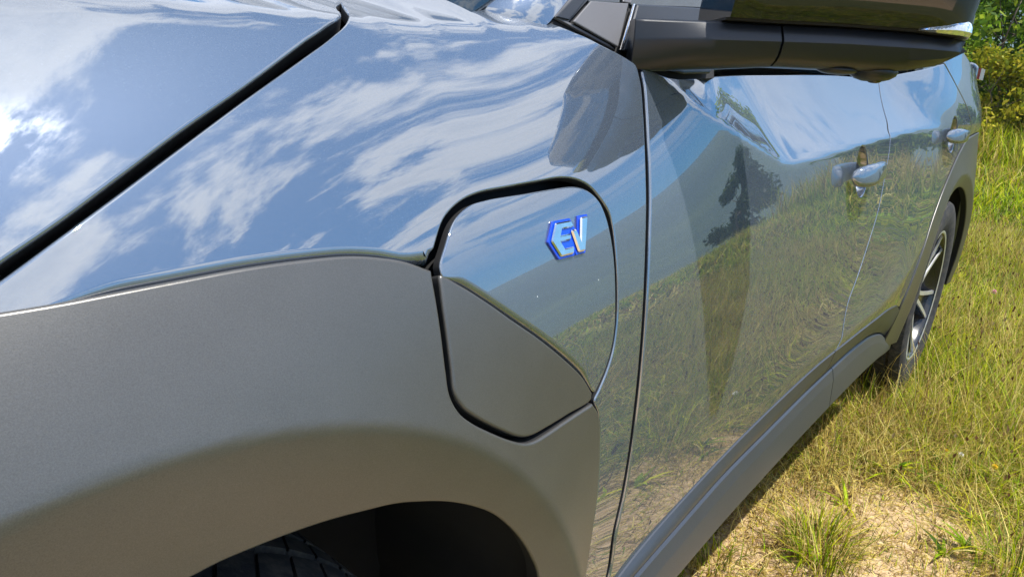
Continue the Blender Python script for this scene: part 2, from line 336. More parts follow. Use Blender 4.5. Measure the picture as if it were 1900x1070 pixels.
TUFTS = [(1.52, -.97, 300, .15, .085, .40, 'dense green grass tuft on the bare sand beside the sill'),
    (1.30, -.80, 90, .09, .06, .45, 'small grass tuft sprouting in the shade edge under the sill'),
    (1.78, -1.36, 120, .22, .09, .35, 'tall thin grass tuft at the bottom right corner'),
    (1.42, -1.02, 70, .14, .08, .4, 'sparse grass sprig on sand at the bottom edge')]
STALKS = [(1.93, -.90, .27, .25, 2.8, 1, 'pale rye grass stalk rising against the sill joint', 'rye grass stalks by the sill'),
    (1.80, -.905, .22, .2, 3.2, 2, 'short rye grass stalk at the lower sill edge', 'rye grass stalks by the sill'),
    (2.35, -.95, .24, .5, .2, 3, 'rye grass stalk leaning towards the rear tyre', 'rye grass stalks by the sill'),
    (2.45, -1.0, .30, .35, .6, 4, 'tall rye grass stalk in front of the rear tyre', 'rye grass stalks by the sill')]
FLOWERS = [(2.22, -1.36, .05, .011, 'w', 'white clover head nearest the bottom right corner', 'clover flowers in the turf'),
    (2.28, -1.17, .05, .009, 'w', 'small white clover head left of the yellow flower', 'clover flowers in the turf'),
    (2.25, -1.26, .06, .009, 'y', 'yellow flower between the two white clover heads', 'yellow flowers'),
    (2.30, -1.13, .04, .006, 'y', 'tiny yellow flower beside the small clover head', 'yellow flowers'),
    (4.6, -1.02, .10, .016, 'p', 'pink flower in the grass behind the rear wheel', 'pink flowers'),
    (6.9, -1.02, .16, .035, 'w', 'flat white flower head behind the rear wheel arch', 'white field flowers'),
    (7.1, -1.25, .16, .035, 'w', 'flat white flower head at the right edge beyond the car', 'white field flowers'),
    (5.0, -1.3, .10, .016, 'w', 'white flower in the grass right of the rear wheel', 'white field flowers'),
    (3.1, -1.33, .09, .012, 'w', 'white clover head in the grass beside the rear wheel', 'clover flowers in the turf')]
TREES = [
    ('hedge_shrub', 14.2, .7, 3.5, 3.0, .10, 22000, .06, 'hedge', 11, 'tall bright green leafy shrub filling the hedge at the right edge', 'shrub', None, 4),
    ('hedge_shrub', 13.4, 2.6, 3.6, 3.2, .10, 14000, .06, 'hedge', 12, 'green shrub in the hedge partly hidden behind the mirror', 'shrub', None, 3),
    ('hedge_shrub', 12.5, .3, 2.5, 2.2, .08, 11000, .05, 'hedge', 18, 'middle height green shrub right beside the tail of the car', 'shrub', None, 4),
    ('hedge_shrub', 12.6, -.9, 2.2, 1.8, .08, 10000, .05, 'hedge', 19, 'middle height green shrub cut by the right edge', 'shrub', None, 4),
    ('yellow_shrub', 11.7, .1, 1.35, 1.5, .06, 5200, .04, 'gold', 13, 'low yellow green shrub in front of the hedge beside the car', 'shrub', None, 4),
    ('yellow_shrub', 11.8, -1.0, 1.2, 1.5, .06, 5200, .04, 'gold', 20, 'low yellow green shrub at the right edge below the hedge', 'shrub', None, 4),
    ('hedge_shrub', 15.0, -3.4, 1.7, 2.0, .10, 9000, .07, 'hedge', 14, 'green shrub at the hedge end, reflected in the front door', 'shrub', None, 3),
    ('field_tree', 46, -19.5, 7.0, 7.0, .05, 6000, .24, 'dark', 26, 'dark tree in the field reflected on the front door below the mirror', 'tree', None, 1),
    ('field_tree', -15, -6.0, 5.5, 6.5, .08, 9000, .14, 'dark', 16, 'dark tree in front of the car reflected in the black mirror cap', 'tree', None, 1),
    ('field_tree', -16, 2.8, 6.0, 7.0, .08, 9000, .14, 'dark', 17, 'dark tree ahead of the hood reflected in the black mirror cap', 'tree', None, 1),
]


# ------------------------------------------------------------------ panels cut from the master surface
def resample(pts, step, closed=True):
    """Centripetal Catmull-Rom through pts (a point given twice is a corner), resampled at about step."""
    pts = [np.array(p, float) for p in pts]; out = []
    runs = []; cur = []
    if closed:
        k = next((i for i in range(len(pts)) if np.allclose(pts[i], pts[(i + 1) % len(pts)])), None)
        if k is None: cyc = True
        else: cyc = False; pts = pts[k + 1:] + pts[:k + 1]
    else: cyc = False
    if cyc: runs = [pts[-2:] + pts + pts[:2]]
    else:
        cur = [pts[0]]
        for p in pts[1:]:
            if np.allclose(p, cur[-1]):
                if len(cur) > 1: runs.append(cur)
                cur = [p]
            else: cur.append(p)
        if closed: cur.append(pts[0])
        if len(cur) > 1: runs.append(cur)
    for r in runs:
        if cyc: q = r
        else: q = [2 * r[0] - r[1]] + r + [2 * r[-1] - r[-2]]
        lo, hi = (2 if cyc else 1), len(q) - 2
        for i in range(lo, hi):
            p0, p1, p2, p3 = q[i - 1], q[i], q[i + 1], q[i + 2]
            t1 = max(np.linalg.norm(p1 - p0), 1e-6) ** .5; t2 = t1 + max(np.linalg.norm(p2 - p1), 1e-6) ** .5; t3 = t2 + max(np.linalg.norm(p3 - p2), 1e-6) ** .5
            n = max(1, int(round(np.linalg.norm(p2 - p1) / step)))
            for k in range(n):
                t = t1 + (t2 - t1) * k / n
                A1 = (t1 - t) / t1 * p0 + t / t1 * p1; A2 = (t2 - t) / (t2 - t1) * p1 + (t - t1) / (t2 - t1) * p2; A3 = (t3 - t) / (t3 - t2) * p2 + (t - t2) / (t3 - t2) * p3
                B1 = (t2 - t) / t2 * A1 + t / t2 * A2; B2 = (t3 - t) / (t3 - t1) * A2 + (t - t1) / (t3 - t1) * A3
                out.append((t2 - t) / (t2 - t1) * B1 + (t - t1) / (t2 - t1) * B2)
        if not closed and r is runs[-1]: out.append(q[hi])
    return np.array(out)
def area(P):
    x, y = P[:, 0], P[:, 1]; return .5 * np.sum(x * np.roll(y, -1) - np.roll(x, -1) * y)
def inside(P, q):
    x, y = q[:, 0], q[:, 1]; c = np.zeros(len(q), bool); n = len(P); j = n - 1
    for i in range(n):
        xi, yi = P[i]; xj, yj = P[j]
        if yi != yj:
            c ^= ((yi > y) != (yj > y)) & (x < (xj - xi) * (y - yi) / (yj - yi) + xi)
        j = i
    return c
def edge_dist(P, q):
    d = np.full(len(q), 1e9)
    for i in range(0, len(P)):
        a = P[i]; b = P[(i + 1) % len(P)]; ab = b - a; L = max(ab @ ab, 1e-12)
        t = np.clip(((q - a) @ ab) / L, 0, 1); d = np.minimum(d, np.hypot(*(q - a - t[:, None] * ab).T))
    return d
def out_dirs(P):
    t = np.roll(P, -1, 0) - P; t /= np.maximum(np.linalg.norm(t, axis=1, keepdims=True), 1e-9)
    n = np.stack([t[:, 1], -t[:, 0]], 1)                       # outward for a counter-clockwise loop
    m = n + np.roll(n, 1, 0); L = np.linalg.norm(m, axis=1, keepdims=True); m = np.where(L > 1e-6, m / np.maximum(L, 1e-6), n)
    return m
def panel(name, outline, mat, parent, rad=.003, depth=.014, off=0., res=.008, step=.006, holes=(), hole_rad=.004, evalf=None, SHADE_WALL=BLACK):
    """A sheet-metal panel: interior on the surface, every edge rolled over by rad and turned in by depth."""
    ev = evalf or S
    loops = [(resample(outline, step), rad, 1)] + [(resample(h, step * .6), hole_rad, -1) for h in holes]
    pts2 = []; edges = []; rings = []
    for P, r, sgn in loops:
        if (area(P) > 0) != (sgn > 0): P = P[::-1]
        D = out_dirs(P)                                        # away from the material (for holes: into the hole)
        if callable(r): rr = r(P[:, 0], P[:, 1])
        else: rr = np.full(len(P), r)
        Q = P - D * rr[:, None]
        k = len(pts2); pts2 += [tuple(p) for p in Q]; edges += [(k + i, k + (i + 1) % len(Q)) for i in range(len(Q))]
        rings.append((k, Q, D, rr))
    Po = rings[0][1]
    x0, y0 = Po.min(0); x1, y1 = Po.max(0)
    gx, gy = np.meshgrid(np.arange(x0 + res / 2, x1, res), np.arange(y0 + res / 2, y1, res)); g = np.stack([gx.ravel(), gy.ravel()], 1)
    keep = inside(Po, g)
    for _, Q, _, _ in rings[1:]: keep &= ~inside(Q, g)
    g = g[keep]
    for _, Q, _, _ in rings: g = g[edge_dist(Q, g) > res * .45]
    allp = pts2 + [tuple(p) for p in g]
    vo, eo, fo, ov, oe, of = delaunay_2d_cdt([Vector(p) for p in allp], edges, [], 0, 1e-7)
    W = np.array([tuple(v) for v in vo]); Fc = np.array([f for f in fo if len(f) == 3])
    cen = W[Fc].mean(1); ok = inside(Po, cen)
    for _, Q, _, _ in rings[1:]: ok &= ~inside(Q, cen)
    Fc = Fc[ok]
    first = {}
    for i, l in enumerate(ov):
        for s in l: first[s] = i
    P3, N3 = ev(W[:, 0], W[:, 1], off)
    walls = []
    V = [P3]; NN = [N3]; faces = [tuple(f) for f in Fc]; base = len(W)
    # winding so that faces look outward
    f0 = Fc[len(Fc) // 2]; nn = np.cross(P3[f0[1]] - P3[f0[0]], P3[f0[2]] - P3[f0[0]])
    flip = nn @ N3[f0[0]] < 0
    if flip: faces = [f[::-1] for f in faces]
    for k, Q, D, rr in rings:
        m = len(Q); idx_prev = [first[k + i] for i in range(m)]
        Pq, Nq = ev(Q[:, 0], Q[:, 1], off)
        e = .001; Pq2, _ = ev(Q[:, 0] + D[:, 0] * e, Q[:, 1] + D[:, 1] * e, off); T = (Pq2 - Pq); T -= np.sum(T * Nq, 1, keepdims=True) * Nq; T /= np.maximum(np.linalg.norm(T, axis=1, keepdims=True), 1e-9)
        prof = [(math.sin(a), 1 - math.cos(a), a) for a in (math.radians(22), math.radians(45), math.radians(68), math.radians(90))] + [(1.0, 1.0 + depth / max(rr.mean(), 1e-4), math.pi / 2)]
        for pk, (s, d, a) in enumerate(prof):
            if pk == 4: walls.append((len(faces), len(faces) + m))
            V.append(Pq + T * (s * rr)[:, None] - Nq * (d * rr)[:, None]); NN.append(Nq * math.cos(a) + T * math.sin(a))
            idx = [base + i for i in range(m)]; base += m
            for i in range(m):
                j = (i + 1) % m; q = (idx_prev[i], idx_prev[j], idx[j], idx[i])
                faces.append(q)
            idx_prev = idx
    V = np.concatenate(V); NN = np.concatenate(NN); NN /= np.maximum(np.linalg.norm(NN, axis=1, keepdims=True), 1e-9)
    # make every quad agree with its normals
    out = []
    for f in faces:
        a, b, c = V[f[0]], V[f[1]], V[f[2]]; g_ = np.cross(b - a, c - a)
        if g_ @ (NN[f[0]] + NN[f[1]] + NN[f[2]]) < 0: f = f[::-1]
        out.append(f)
    me = bpy.data.meshes.new(name); me.from_pydata(V.tolist(), [], out)
    me.polygons.foreach_set('use_smooth', [True] * len(me.polygons)); me.update()
    me.materials.append(mat); me.materials.append(SHADE_WALL or mat)  # turned-in edges coloured black: gap shade painted on, not a seal
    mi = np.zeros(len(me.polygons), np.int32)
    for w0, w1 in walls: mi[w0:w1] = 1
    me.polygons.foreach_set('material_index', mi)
    me.normals_split_custom_set_from_vertices(NN.tolist())
    return obj(name, me, None, parent)

# ------------------------------------------------------------------ the car
CAR = obj('parked_car', None)
CAR['label'] = 'silver blue electric SUV with matte grey wheel arches parked on the meadow'
CAR['category'] = 'car'
T = TRACE
rv = lambda l: list(reversed(l))
sh = lambda l, dx=0, dv=0: [(a + dx, b + dv) for a, b in l]
def dbl(p): return [p, p]
def near(x0, v0, w):
    return lambda x, v: np.exp(-(((x - x0) ** 2 + (v - v0) ** 2) / w ** 2))

# hood (both halves, one sheet)
hood_out = T['hood_edge'] + [(.40, 1.26), (.44, 1.45)] + dbl((.455, 1.82)) + dbl((-.86, 1.82)) + dbl((-.86, .89)) + [(-.5, .905), (-.25, .916), (-.10, .921)]
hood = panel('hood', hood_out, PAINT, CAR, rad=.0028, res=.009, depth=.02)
def mirrored(o, name, parent):
    me = o.data.copy(); n = len(me.vertices); co = np.empty(n * 3, np.float32); me.vertices.foreach_get('co', co); co = co.reshape(-1, 3); co[:, 1] *= -1
    me.vertices.foreach_set('co', co.ravel()); me.flip_normals(); me.update()
    return obj(name, me, None, parent)
hood_half = mirrored(hood, 'hood_far_half', hood)

def fender_rad(x, v):
    low = np.interp(x, [p[0] for p in T['fender_low']], [p[1] for p in T['fender_low']])
    return .0022 + .0085 * ((abs(v - low) < .012) & (x < .27)) * sstep(x, .275, .245) * sstep(x, -.03, .03)
fender_out = [(-.085, .9175)] + T['fender_hood'] + [(.40, 1.27), (.50, 1.30), (.575, 1.22)] + T['belt_f'] + dbl(T['gapA_l'][0]) + T['gapA_l'][1:] + dbl((.50, .43)) + dbl((.438, .43)) + sh(rv(T['clad_rear']), .003) + rv(T['flap_out_up'])[1:-1] + dbl(T['flap_out_up'][0]) + sh(rv(T['fender_low']), 0, -.0055)[1:]
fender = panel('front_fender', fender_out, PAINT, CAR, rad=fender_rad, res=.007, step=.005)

clad_out = dbl((-.62, .895)) + [(-.3, .908), (-.12, .916)] + T['clad_top'][:-1] + dbl(T['clad_top'][-1]) + rv(T['flap_out_lo'])[1:-1] + dbl(T['flap_out_lo'][0]) + T['clad_rear'][1:] + [(.432, .48)] + dbl((.428, .36)) + dbl((.405, .36)) + [(.395, .47)] + rv(T['arch_f']) + [(-.1, .748), (-.22, .702), (-.33, .61), (-.40, .5)] + dbl((-.42, .38)) + dbl((-.62, .36))
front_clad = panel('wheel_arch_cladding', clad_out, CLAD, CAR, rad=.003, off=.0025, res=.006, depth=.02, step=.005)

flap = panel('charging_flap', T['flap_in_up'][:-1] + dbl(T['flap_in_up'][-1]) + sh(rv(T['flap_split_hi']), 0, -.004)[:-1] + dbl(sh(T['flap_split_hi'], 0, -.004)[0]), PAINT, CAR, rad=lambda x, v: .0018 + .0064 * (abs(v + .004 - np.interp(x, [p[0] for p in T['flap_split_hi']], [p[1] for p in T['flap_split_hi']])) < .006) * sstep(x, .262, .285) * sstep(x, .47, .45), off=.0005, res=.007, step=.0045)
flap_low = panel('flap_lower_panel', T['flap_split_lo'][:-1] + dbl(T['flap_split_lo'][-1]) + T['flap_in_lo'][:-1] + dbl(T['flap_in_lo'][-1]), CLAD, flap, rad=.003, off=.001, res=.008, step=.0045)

# doors
def bowl_loop(xc, vc, a, b, n=28):
    return [(xc + a * math.cos(t * 2 * math.pi / n), vc + b * math.sin(t * 2 * math.pi / n)) for t in range(n)]
BOWLS = ((1.605, .903, .054, .055), (2.628, .972, .052, .056))
gB = T['gapB']
fdoor_out = T['gapA_r'][:-1] + [T['gapA_r'][-1]] + dbl((.520, .428)) + [(.72, .436), (.93, .460), (1.09, .476), (1.2, .492), (1.36, .496)] + dbl((1.498, .496)) + sh(rv(gB), -.0022)[:-1] + dbl((gB[0][0] - .002, gB[0][1] + .006)) + [(1.6, 1.106), (1.2, 1.088)] + rv(T['belt_d']) + [(T['gapA_r'][0][0] + .004, T['gapA_r'][0][1] + .005)]
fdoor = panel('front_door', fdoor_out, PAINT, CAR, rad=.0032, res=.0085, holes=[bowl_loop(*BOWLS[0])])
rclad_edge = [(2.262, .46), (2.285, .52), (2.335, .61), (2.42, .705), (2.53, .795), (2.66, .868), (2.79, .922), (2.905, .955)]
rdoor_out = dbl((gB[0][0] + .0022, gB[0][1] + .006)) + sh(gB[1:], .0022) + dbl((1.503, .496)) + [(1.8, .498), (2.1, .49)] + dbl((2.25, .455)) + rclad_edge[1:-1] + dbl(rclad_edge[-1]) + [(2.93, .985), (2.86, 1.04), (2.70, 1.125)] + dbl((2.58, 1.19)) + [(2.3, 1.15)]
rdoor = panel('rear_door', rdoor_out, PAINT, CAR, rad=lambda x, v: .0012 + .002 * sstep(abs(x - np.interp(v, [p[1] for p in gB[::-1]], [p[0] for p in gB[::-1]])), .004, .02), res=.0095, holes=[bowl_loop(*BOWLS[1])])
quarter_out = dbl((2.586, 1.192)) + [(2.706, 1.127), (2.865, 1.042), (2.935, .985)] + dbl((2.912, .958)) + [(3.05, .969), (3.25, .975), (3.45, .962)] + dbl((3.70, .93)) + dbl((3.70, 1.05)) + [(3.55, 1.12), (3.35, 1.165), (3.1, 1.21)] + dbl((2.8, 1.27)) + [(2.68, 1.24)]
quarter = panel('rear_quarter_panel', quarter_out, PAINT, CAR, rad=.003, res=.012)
arc = [(2.85 + .415 * math.cos(t), .37 + .415 * math.sin(t)) for t in np.linspace(0, math.pi, 22)]
rclad_out = dbl((2.262, .30)) + sh(rclad_edge, .003, -.003) + [(3.05, .965), (3.25, .971), (3.45, .958)] + dbl((3.70, .926)) + dbl((3.70, .42)) + dbl((3.27, .34)) + arc + dbl((2.435, .30))
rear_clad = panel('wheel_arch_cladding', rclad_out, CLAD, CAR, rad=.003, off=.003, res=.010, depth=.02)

# dark structure behind the gaps
inner = [(-.60, .80), (-.42, .80), (-.3, .86), (0, .875), (.2, .86), (.36, .78), (.455, .66), (.47, .5)] + dbl((.48, .40)) + [(.9, .42), (1.6, .45), (2.2, .44)] + [(2.32, .50), (2.40, .62), (2.55, .76), (2.75, .84), (2.95, .84), (3.15, .76), (3.3, .6), (3.35, .45)] + dbl((3.62, .45)) + dbl((3.62, 1.05)) + [(3.2, 1.17)] + [(2.6, 1.16), (2.05, 1.09), (1.4, 1.07), (.9, 1.055), (.7, 1.055), (.60, 1.09), (.5, 1.19)] + dbl((.44, 1.80)) + dbl((-.80, 1.80)) + dbl((-.80, .90))
panel('inner_body', inner, BLACK, CAR, rad=.002, off=-.040, res=.02, step=.015)

# ---- door handles
def handle(door, bowl, xc, half, out, tilt):
    bx_, bv, a, b = bowl
    # bowl pressed into the door skin
    n = 28; secs = []
    for r in (1.0, .97, .9, .75, .5, .2, .02):
        ang = np.arange(n) * 2 * math.pi / n
        d = -.004 - .040 * math.sqrt(max(0, 1 - r * r))
        P, _ = S(bx_ + a * 1.0 * r * np.cos(ang), bv + b * 1.0 * r * np.sin(ang), d); secs.append(P)
    V, F = loft_vf(secs, True, False); F.append(tuple(range((len(secs) - 1) * n, len(secs) * n)))
    F = [f[::-1] for f in F]
    obj('handle_bowl', mesh_np('handle_bowl', V, F), PAINT, door)
    secs = []; m = 20; k = 18
    for i in range(m + 1):
        u = -1 + 2 * i / m; x = xc + half * u; z = bv - .002 + tilt * u
        e = (1 - abs(u) ** 5) ** .5 if abs(u) < 1 else .0
        e = max(e, .12)
        hh = (.0215 - .004 * u) * e; tt = .0125 * e
        o = .008 + out * (1 - abs(u) ** 2.6) + .003
        P, nrm = S(np.array([x]), np.array([z])); P = P[0]; nrm = nrm[0]
        vt = np.array([0, nrm[2], -nrm[1]]); vt = np.array([0, -nrm[2] * -1, 0]) * 0 + np.cross(np.array([1, 0, 0]), nrm); vt /= np.linalg.norm(vt)
        if vt[2] < 0: vt = -vt
        ring = []
        for q in range(k):
            t = 2 * math.pi * q / k; c = math.cos(t); s_ = math.sin(t)
            c = math.copysign(abs(c) ** .62, c); s_ = math.copysign(abs(s_) ** .62, s_)
            ring.append(P + nrm * (o + tt * c) + vt * (hh * s_))
        secs.append(ring)
    V, F = loft_vf(secs)
    hb = obj('door_handle', mesh_np('door_handle', V, F), PAINT, door)
    # touch sensor mark and end cap joint
    return hb
handle(fdoor, BOWLS[0], 1.580, .108, .026, .006)
handle(rdoor, BOWLS[1], 2.600, .108, .026, .006)

# ---- EV badge on the flap: blue plate, two chrome letters
BADGE_X = np.array([BADGE[0]]); BADGE_V = np.array([BADGE[1]])
_P, _n = S(BADGE_X, BADGE_V); bP, bN = _P[0], _n[0]
bT = np.array([1., 0, 0]); bT -= bN * (bT @ bN); bT /= np.linalg.norm(bT); bU = np.cross(bN, bT); bU = bU if bU[2] > 0 else -bU
def bpt(u, w, h): return bP + bT * u + bU * w + bN * h
def prism(name, polys, h0, h1, mat, parent, bev, seg=2, taper=0.0):
    V = []; F = []
    for poly in polys:
        P = np.array(poly, float) * BS * np.array([1.42, .88])
        if area(P) < 0: P = P[::-1]
        n = len(P); k = len(V)
        V += [bpt(u, w, h0) for u, w in P] + [bpt(u, w, h1) for u, w in P]
        F += [tuple(k + i for i in range(n - 1, -1, -1)), tuple(k + n + i for i in range(n))] + [(k + i, k + (i + 1) % n, k + n + (i + 1) % n, k + n + i) for i in range(n)]
    me = mesh_np(name, V, F, False); o = obj(name, me, mat, parent)
    if bev: bevelled(o, bev, seg, 25)
    return o
BS = BADGE[2]
# unit letters: E is a hexagon-left E, V leans right; x in 0..1.25, y in 0..1
E_poly = [(.19, 1.02), (.70, 1.02), (.78, .80), (.37, .80), (.30, .62), (.64, .62), (.60, .42), (.27, .42), (.36, .20), (.68, .20), (.62, -.02), (.19, -.02), (-.03, .50)]
V_poly = [(.655, .72), (.83, .72), (.915, .40), (1.05, 1.06), (1.30, 1.06), (1.02, -.02), (.79, -.02)]
def grow(poly, d):
    P = np.array(poly); 
    if area(P) < 0: P = P[::-1]
    return [tuple(p) for p in P + out_dirs(P) * d]
E_base = [(.16, 1.09), (.73, 1.09), (.83, .80), (.80, .50), (.68, -.10), (.16, -.10), (-.10, .50)]
V_base = [(.62, .76), (.86, .76), (.92, .62), (1.02, 1.12), (1.37, 1.12), (1.07, -.10), (.74, -.10)]
cen = lambda poly: [(a - .62, b - .5) for a, b in poly]
prism('badge_plate', [cen(E_base)], .0, .0030, BLUE, flap, .0008)
prism('badge_plate', [cen(V_base)], .0, .0028, BLUE, flap, .0008)
prism('letter', [cen(E_poly)], .0026, .0054, SILVER, flap, .0016, 1)
prism('letter', [cen(V_poly)], .0026, .0058, SILVER, flap, .0016, 1)

# ---- sill
ST = [(.44, .430, -.926, .412, -.934, .345), (.60, .449, -.922, .430, -.931, .345), (.93, .478, -.908, .440, -.920, .345), (1.39, .512, -.901, .444, -.913, .341), (1.75, .514, -.896, .440, -.908, .331), (1.98, .508, -.893, .425, -.903, .318), (2.18, .48, -.889, .385, -.898, .300), (2.36, .40, -.884, .310, -.892, .272)]
def sill_at(x):
    a = np.array(ST); r = [np.interp(x, a[:, 0], a[:, k]) for k in range(1, 6)]; return r
STX = smooth1(np.array([sill_at(x) for x in np.arange(.40, 2.42, .02)]), 5, 0); SX = np.arange(.40, 2.42, .02)
def sill_s(x): return [np.interp(x, SX, STX[:, k]) for k in range(5)]
def sill_piece(name, x0, x1, low, parent=None):
    secs = []
    for x in np.linspace(x0, x1, max(6, int((x1 - x0) / .03))):
        zt, ys, zs, yb, zb = sill_s(x)
        yd = float(S(np.array([x]), np.array([zt]))[0][0][1])
        if low:
            ch = min(.028, (zs - zb) * .4)
            sec = [(ys + .012, zs - .004), (ys + .001, zs - .0035), (ys - .003, zs - .007), (ys - .0085, zs - ch), (ys - .0095, zs - ch - .004), (yb - .001, zb + .006), (yb + .0015, zb), (yb + .012, zb - .006), (yb + .10, zb - .006), (yb + .10, zs - .004)]
        else:
            ya = max(yd, ys) + .004
            sec = [(ya + .03, zt - .01), (yd + .0045, zt + .002), (yd - .002, zt - .001)]
            for q in (.25, .5, .75): sec.append((yd * (1 - q) + (ys - .001) * q - .004 * math.sin(q * math.pi), zt * (1 - q) + zs * q))
            sec += [(ys - .001, zs + .002), (ys + .003, zs - .0005), (ya + .03, zs)]
        secs.append([(x, y, z) for y, z in sec])
    V, F = loft_vf(secs)
    return obj(name, sharp(mesh_np(name, V, F), 22), SILLM, parent or CAR)
sill_piece('door_cladding', .447, 1.492, False)
sill_piece('door_cladding', 1.496, 2.345, False)
sill_piece('sill', .43, 1.586, True)
sill_piece('sill', 1.590, 2.38, True)

# ---- side mirror: s along the arm, q rearward of its front plane, z up
M0 = np.array([.66, -.83, 0]); Ma = np.array([.66436, -.74741, 0]); Mn = np.array([.74741, .66436, 0])
def mpt(s, q, z): return M0 + Ma * s + Mn * q + np.array([0, 0, z])
MT = [(-.03, 1.127), (.075, 1.131), (.14, 1.132), (.22, 1.134), (.307, 1.134), (.354, 1.132), (.378, 1.130)]
MR = [(-.03, 1.103), (.05, 1.109), (.144, 1.113), (.224, 1.116), (.311, 1.117), (.369, 1.117), (.38, 1.118)]
MB = [(-.03, 1.068), (.025, 1.072), (.078, 1.077), (.15, 1.085), (.23, 1.087), (.284, 1.088), (.317, 1.0915), (.349, 1.099), (.366, 1.108), (.378, 1.117)]
def shell_sec(s, depth, fwd=1.0):
    zt = lerp(s, MT); zr = lerp(s, MR); zb = lerp(s, MB)
    f = .016 * fwd
    return [mpt(s, q, z) for q, z in [(.002, zt), (-f * .35, zt - .002), (-f, zr + .002), (-f * 1.05, zr - .001), (-f * .75, zr * .45 + zb * .55), (-f * .3, zb + .006), (f * .5, zb), (depth * .5, zb - .001), (depth * .9, zb + .006), (depth, zt - .01), (depth * .97, zt)]]
def shell(name, s0, s1, d0, d1, parent, tip=False, base=False, n=16):
    secs = []
    for i in range(n + 1):
        t = i / n; s = s0 + (s1 - s0) * t; d = d0 + (d1 - d0) * t; f = 1.0
        if tip and t > .7: k = (t - .7) / .3; k = 1 - math.sqrt(max(0, 1 - k * k)); d *= 1 - .55 * k; f = 1 - 1.3 * k
        if base: f = .3 + .7 * sstep(t, 0, .5)
        secs.append(shell_sec(s, d, float(f)))
    V, F = loft_vf(secs); return obj(name, sharp(mesh_np(name, V, F), 30), TRIM, parent)
mirror = shell('side_mirror', .1475, .3775, .105, .10, CAR, tip=True, n=30)
bevelled(shell('mirror_arm', -.028, .1455, .035, .085, mirror, base=True), .0015, 2, 40)
# gloss cap
secs = []
for i in range(31):
    t = i / 30; s = .078 + (.379 - .078) * t
    zt = float(lerp(s, MT)) + .003
    e = math.sqrt(max(0.0, 1 - max(0, (t - .80) / .20) ** 2)) if t > .80 else 1.0
    e2 = math.sqrt(max(0.0, 1 - max(0, (.16 - t) / .16) ** 2)) if t < .16 else 1.0
    k = max(e, .10); h = .150 * (.35 + .65 * e2) * (.25 + .75 * k) ** .6; dpt = .11 * (.35 + .65 * k)
    fq = -.020 * k
    sec = []
    for a in np.linspace(0, math.pi, 15):
        c, sn = math.cos(a), math.sin(a)
        q = (dpt * .5 + fq * .5) - (dpt * .5 - fq * .5) * math.copysign(abs(c) ** .62, c); z = zt + h * abs(sn) ** .72
        if c > 0: q -= .020 * k * math.sin(math.pi * min(1.0, (z - zt) / .11))
        sec.append(mpt(s, q, z))
    secs.append(sec)
V, F = loft_vf(secs)
obj('mirror_cap', sharp(mesh_np('mirror_cap', V, F), 50), GLOSSBLACK, mirror)
# black lip between cap and shell
secs = [[mpt(s, q, float(lerp(s, MT)) + z) for q, z in [(-.014, .0005), (-.0145, .0035), (.10, .0035), (.10, .0005)]] for s in np.linspace(.075, .362, 16)]
V, F = loft_vf(secs); obj('mirror_seal', mesh_np('mirror_seal', V, F, False), BLACK, mirror)
# turn signal lens: ribbed
LENS = glass_material('clear_lens', (.95, .97, 1.0), .03, .85)
REFL = plain('silver_reflector', (.88, .89, .91), .35, .6)
def lens_secs(grow_):
    secs = []
    for i in range(33):
        t = i / 32; s = .306 + (.3815 - .306) * t
        zb = float(lerp(min(s, .376), MT)) + .0015 - .004 * max(0, t - .8)
        h = .0155 * min(1, (t / .55)) ** .8 + .0008; k = 1 if t < .72 else math.sqrt(max(.0, 1 - ((t - .72) / .28) ** 2))
        q0 = -.0205 + .045 * (1 - k); q0 -= grow_
        rb = .0006 * (1 if i % 2 else 0) if grow_ < .0005 else 0
        secs.append([mpt(s, q, z) for q, z in [(q0 + .003 + rb, zb), (q0 - .001 + rb, zb + h * .3), (q0 + rb, zb + h * .7), (q0 + .004 + rb, zb + h), (.03, zb + h), (.03, zb)]])
    return secs
V, F = loft_vf(lens_secs(0.0)); sig = obj('turn_signal', sharp(mesh_np('turn_signal', V, F, False), 20), REFL, mirror)
V, F = loft_vf(lens_secs(.0012)); obj('signal_lens', sharp(mesh_np('signal_lens', V, F), 30), LENS, mirror)
# camera pod and drain bumps below
def blob(name, s, q, z, a, b, c, mat, parent, n=16, m=8):
    secs = []
    for i in range(1, m):
        t = math.pi * i / m - math.pi / 2
        secs.append([mpt(s + a * math.cos(t) * math.cos(k * 2 * math.pi / n), q + b * math.cos(t) * math.sin(k * 2 * math.pi / n), z + c * math.sin(t)) for k in range(n)])
    V, F = loft_vf(secs); return obj(name, mesh_np(name, V, F), mat, parent)
blob('camera_pod', .286, .030, 1.0885, .030, .026, .013, TRIM, mirror)
blob('camera_lens', .288, .026, 1.078, .009, .009, .004, GLOSSBLACK, mirror)
blob('drain_bump', .236, .022, 1.087, .026, .02, .006, TRIM, mirror)

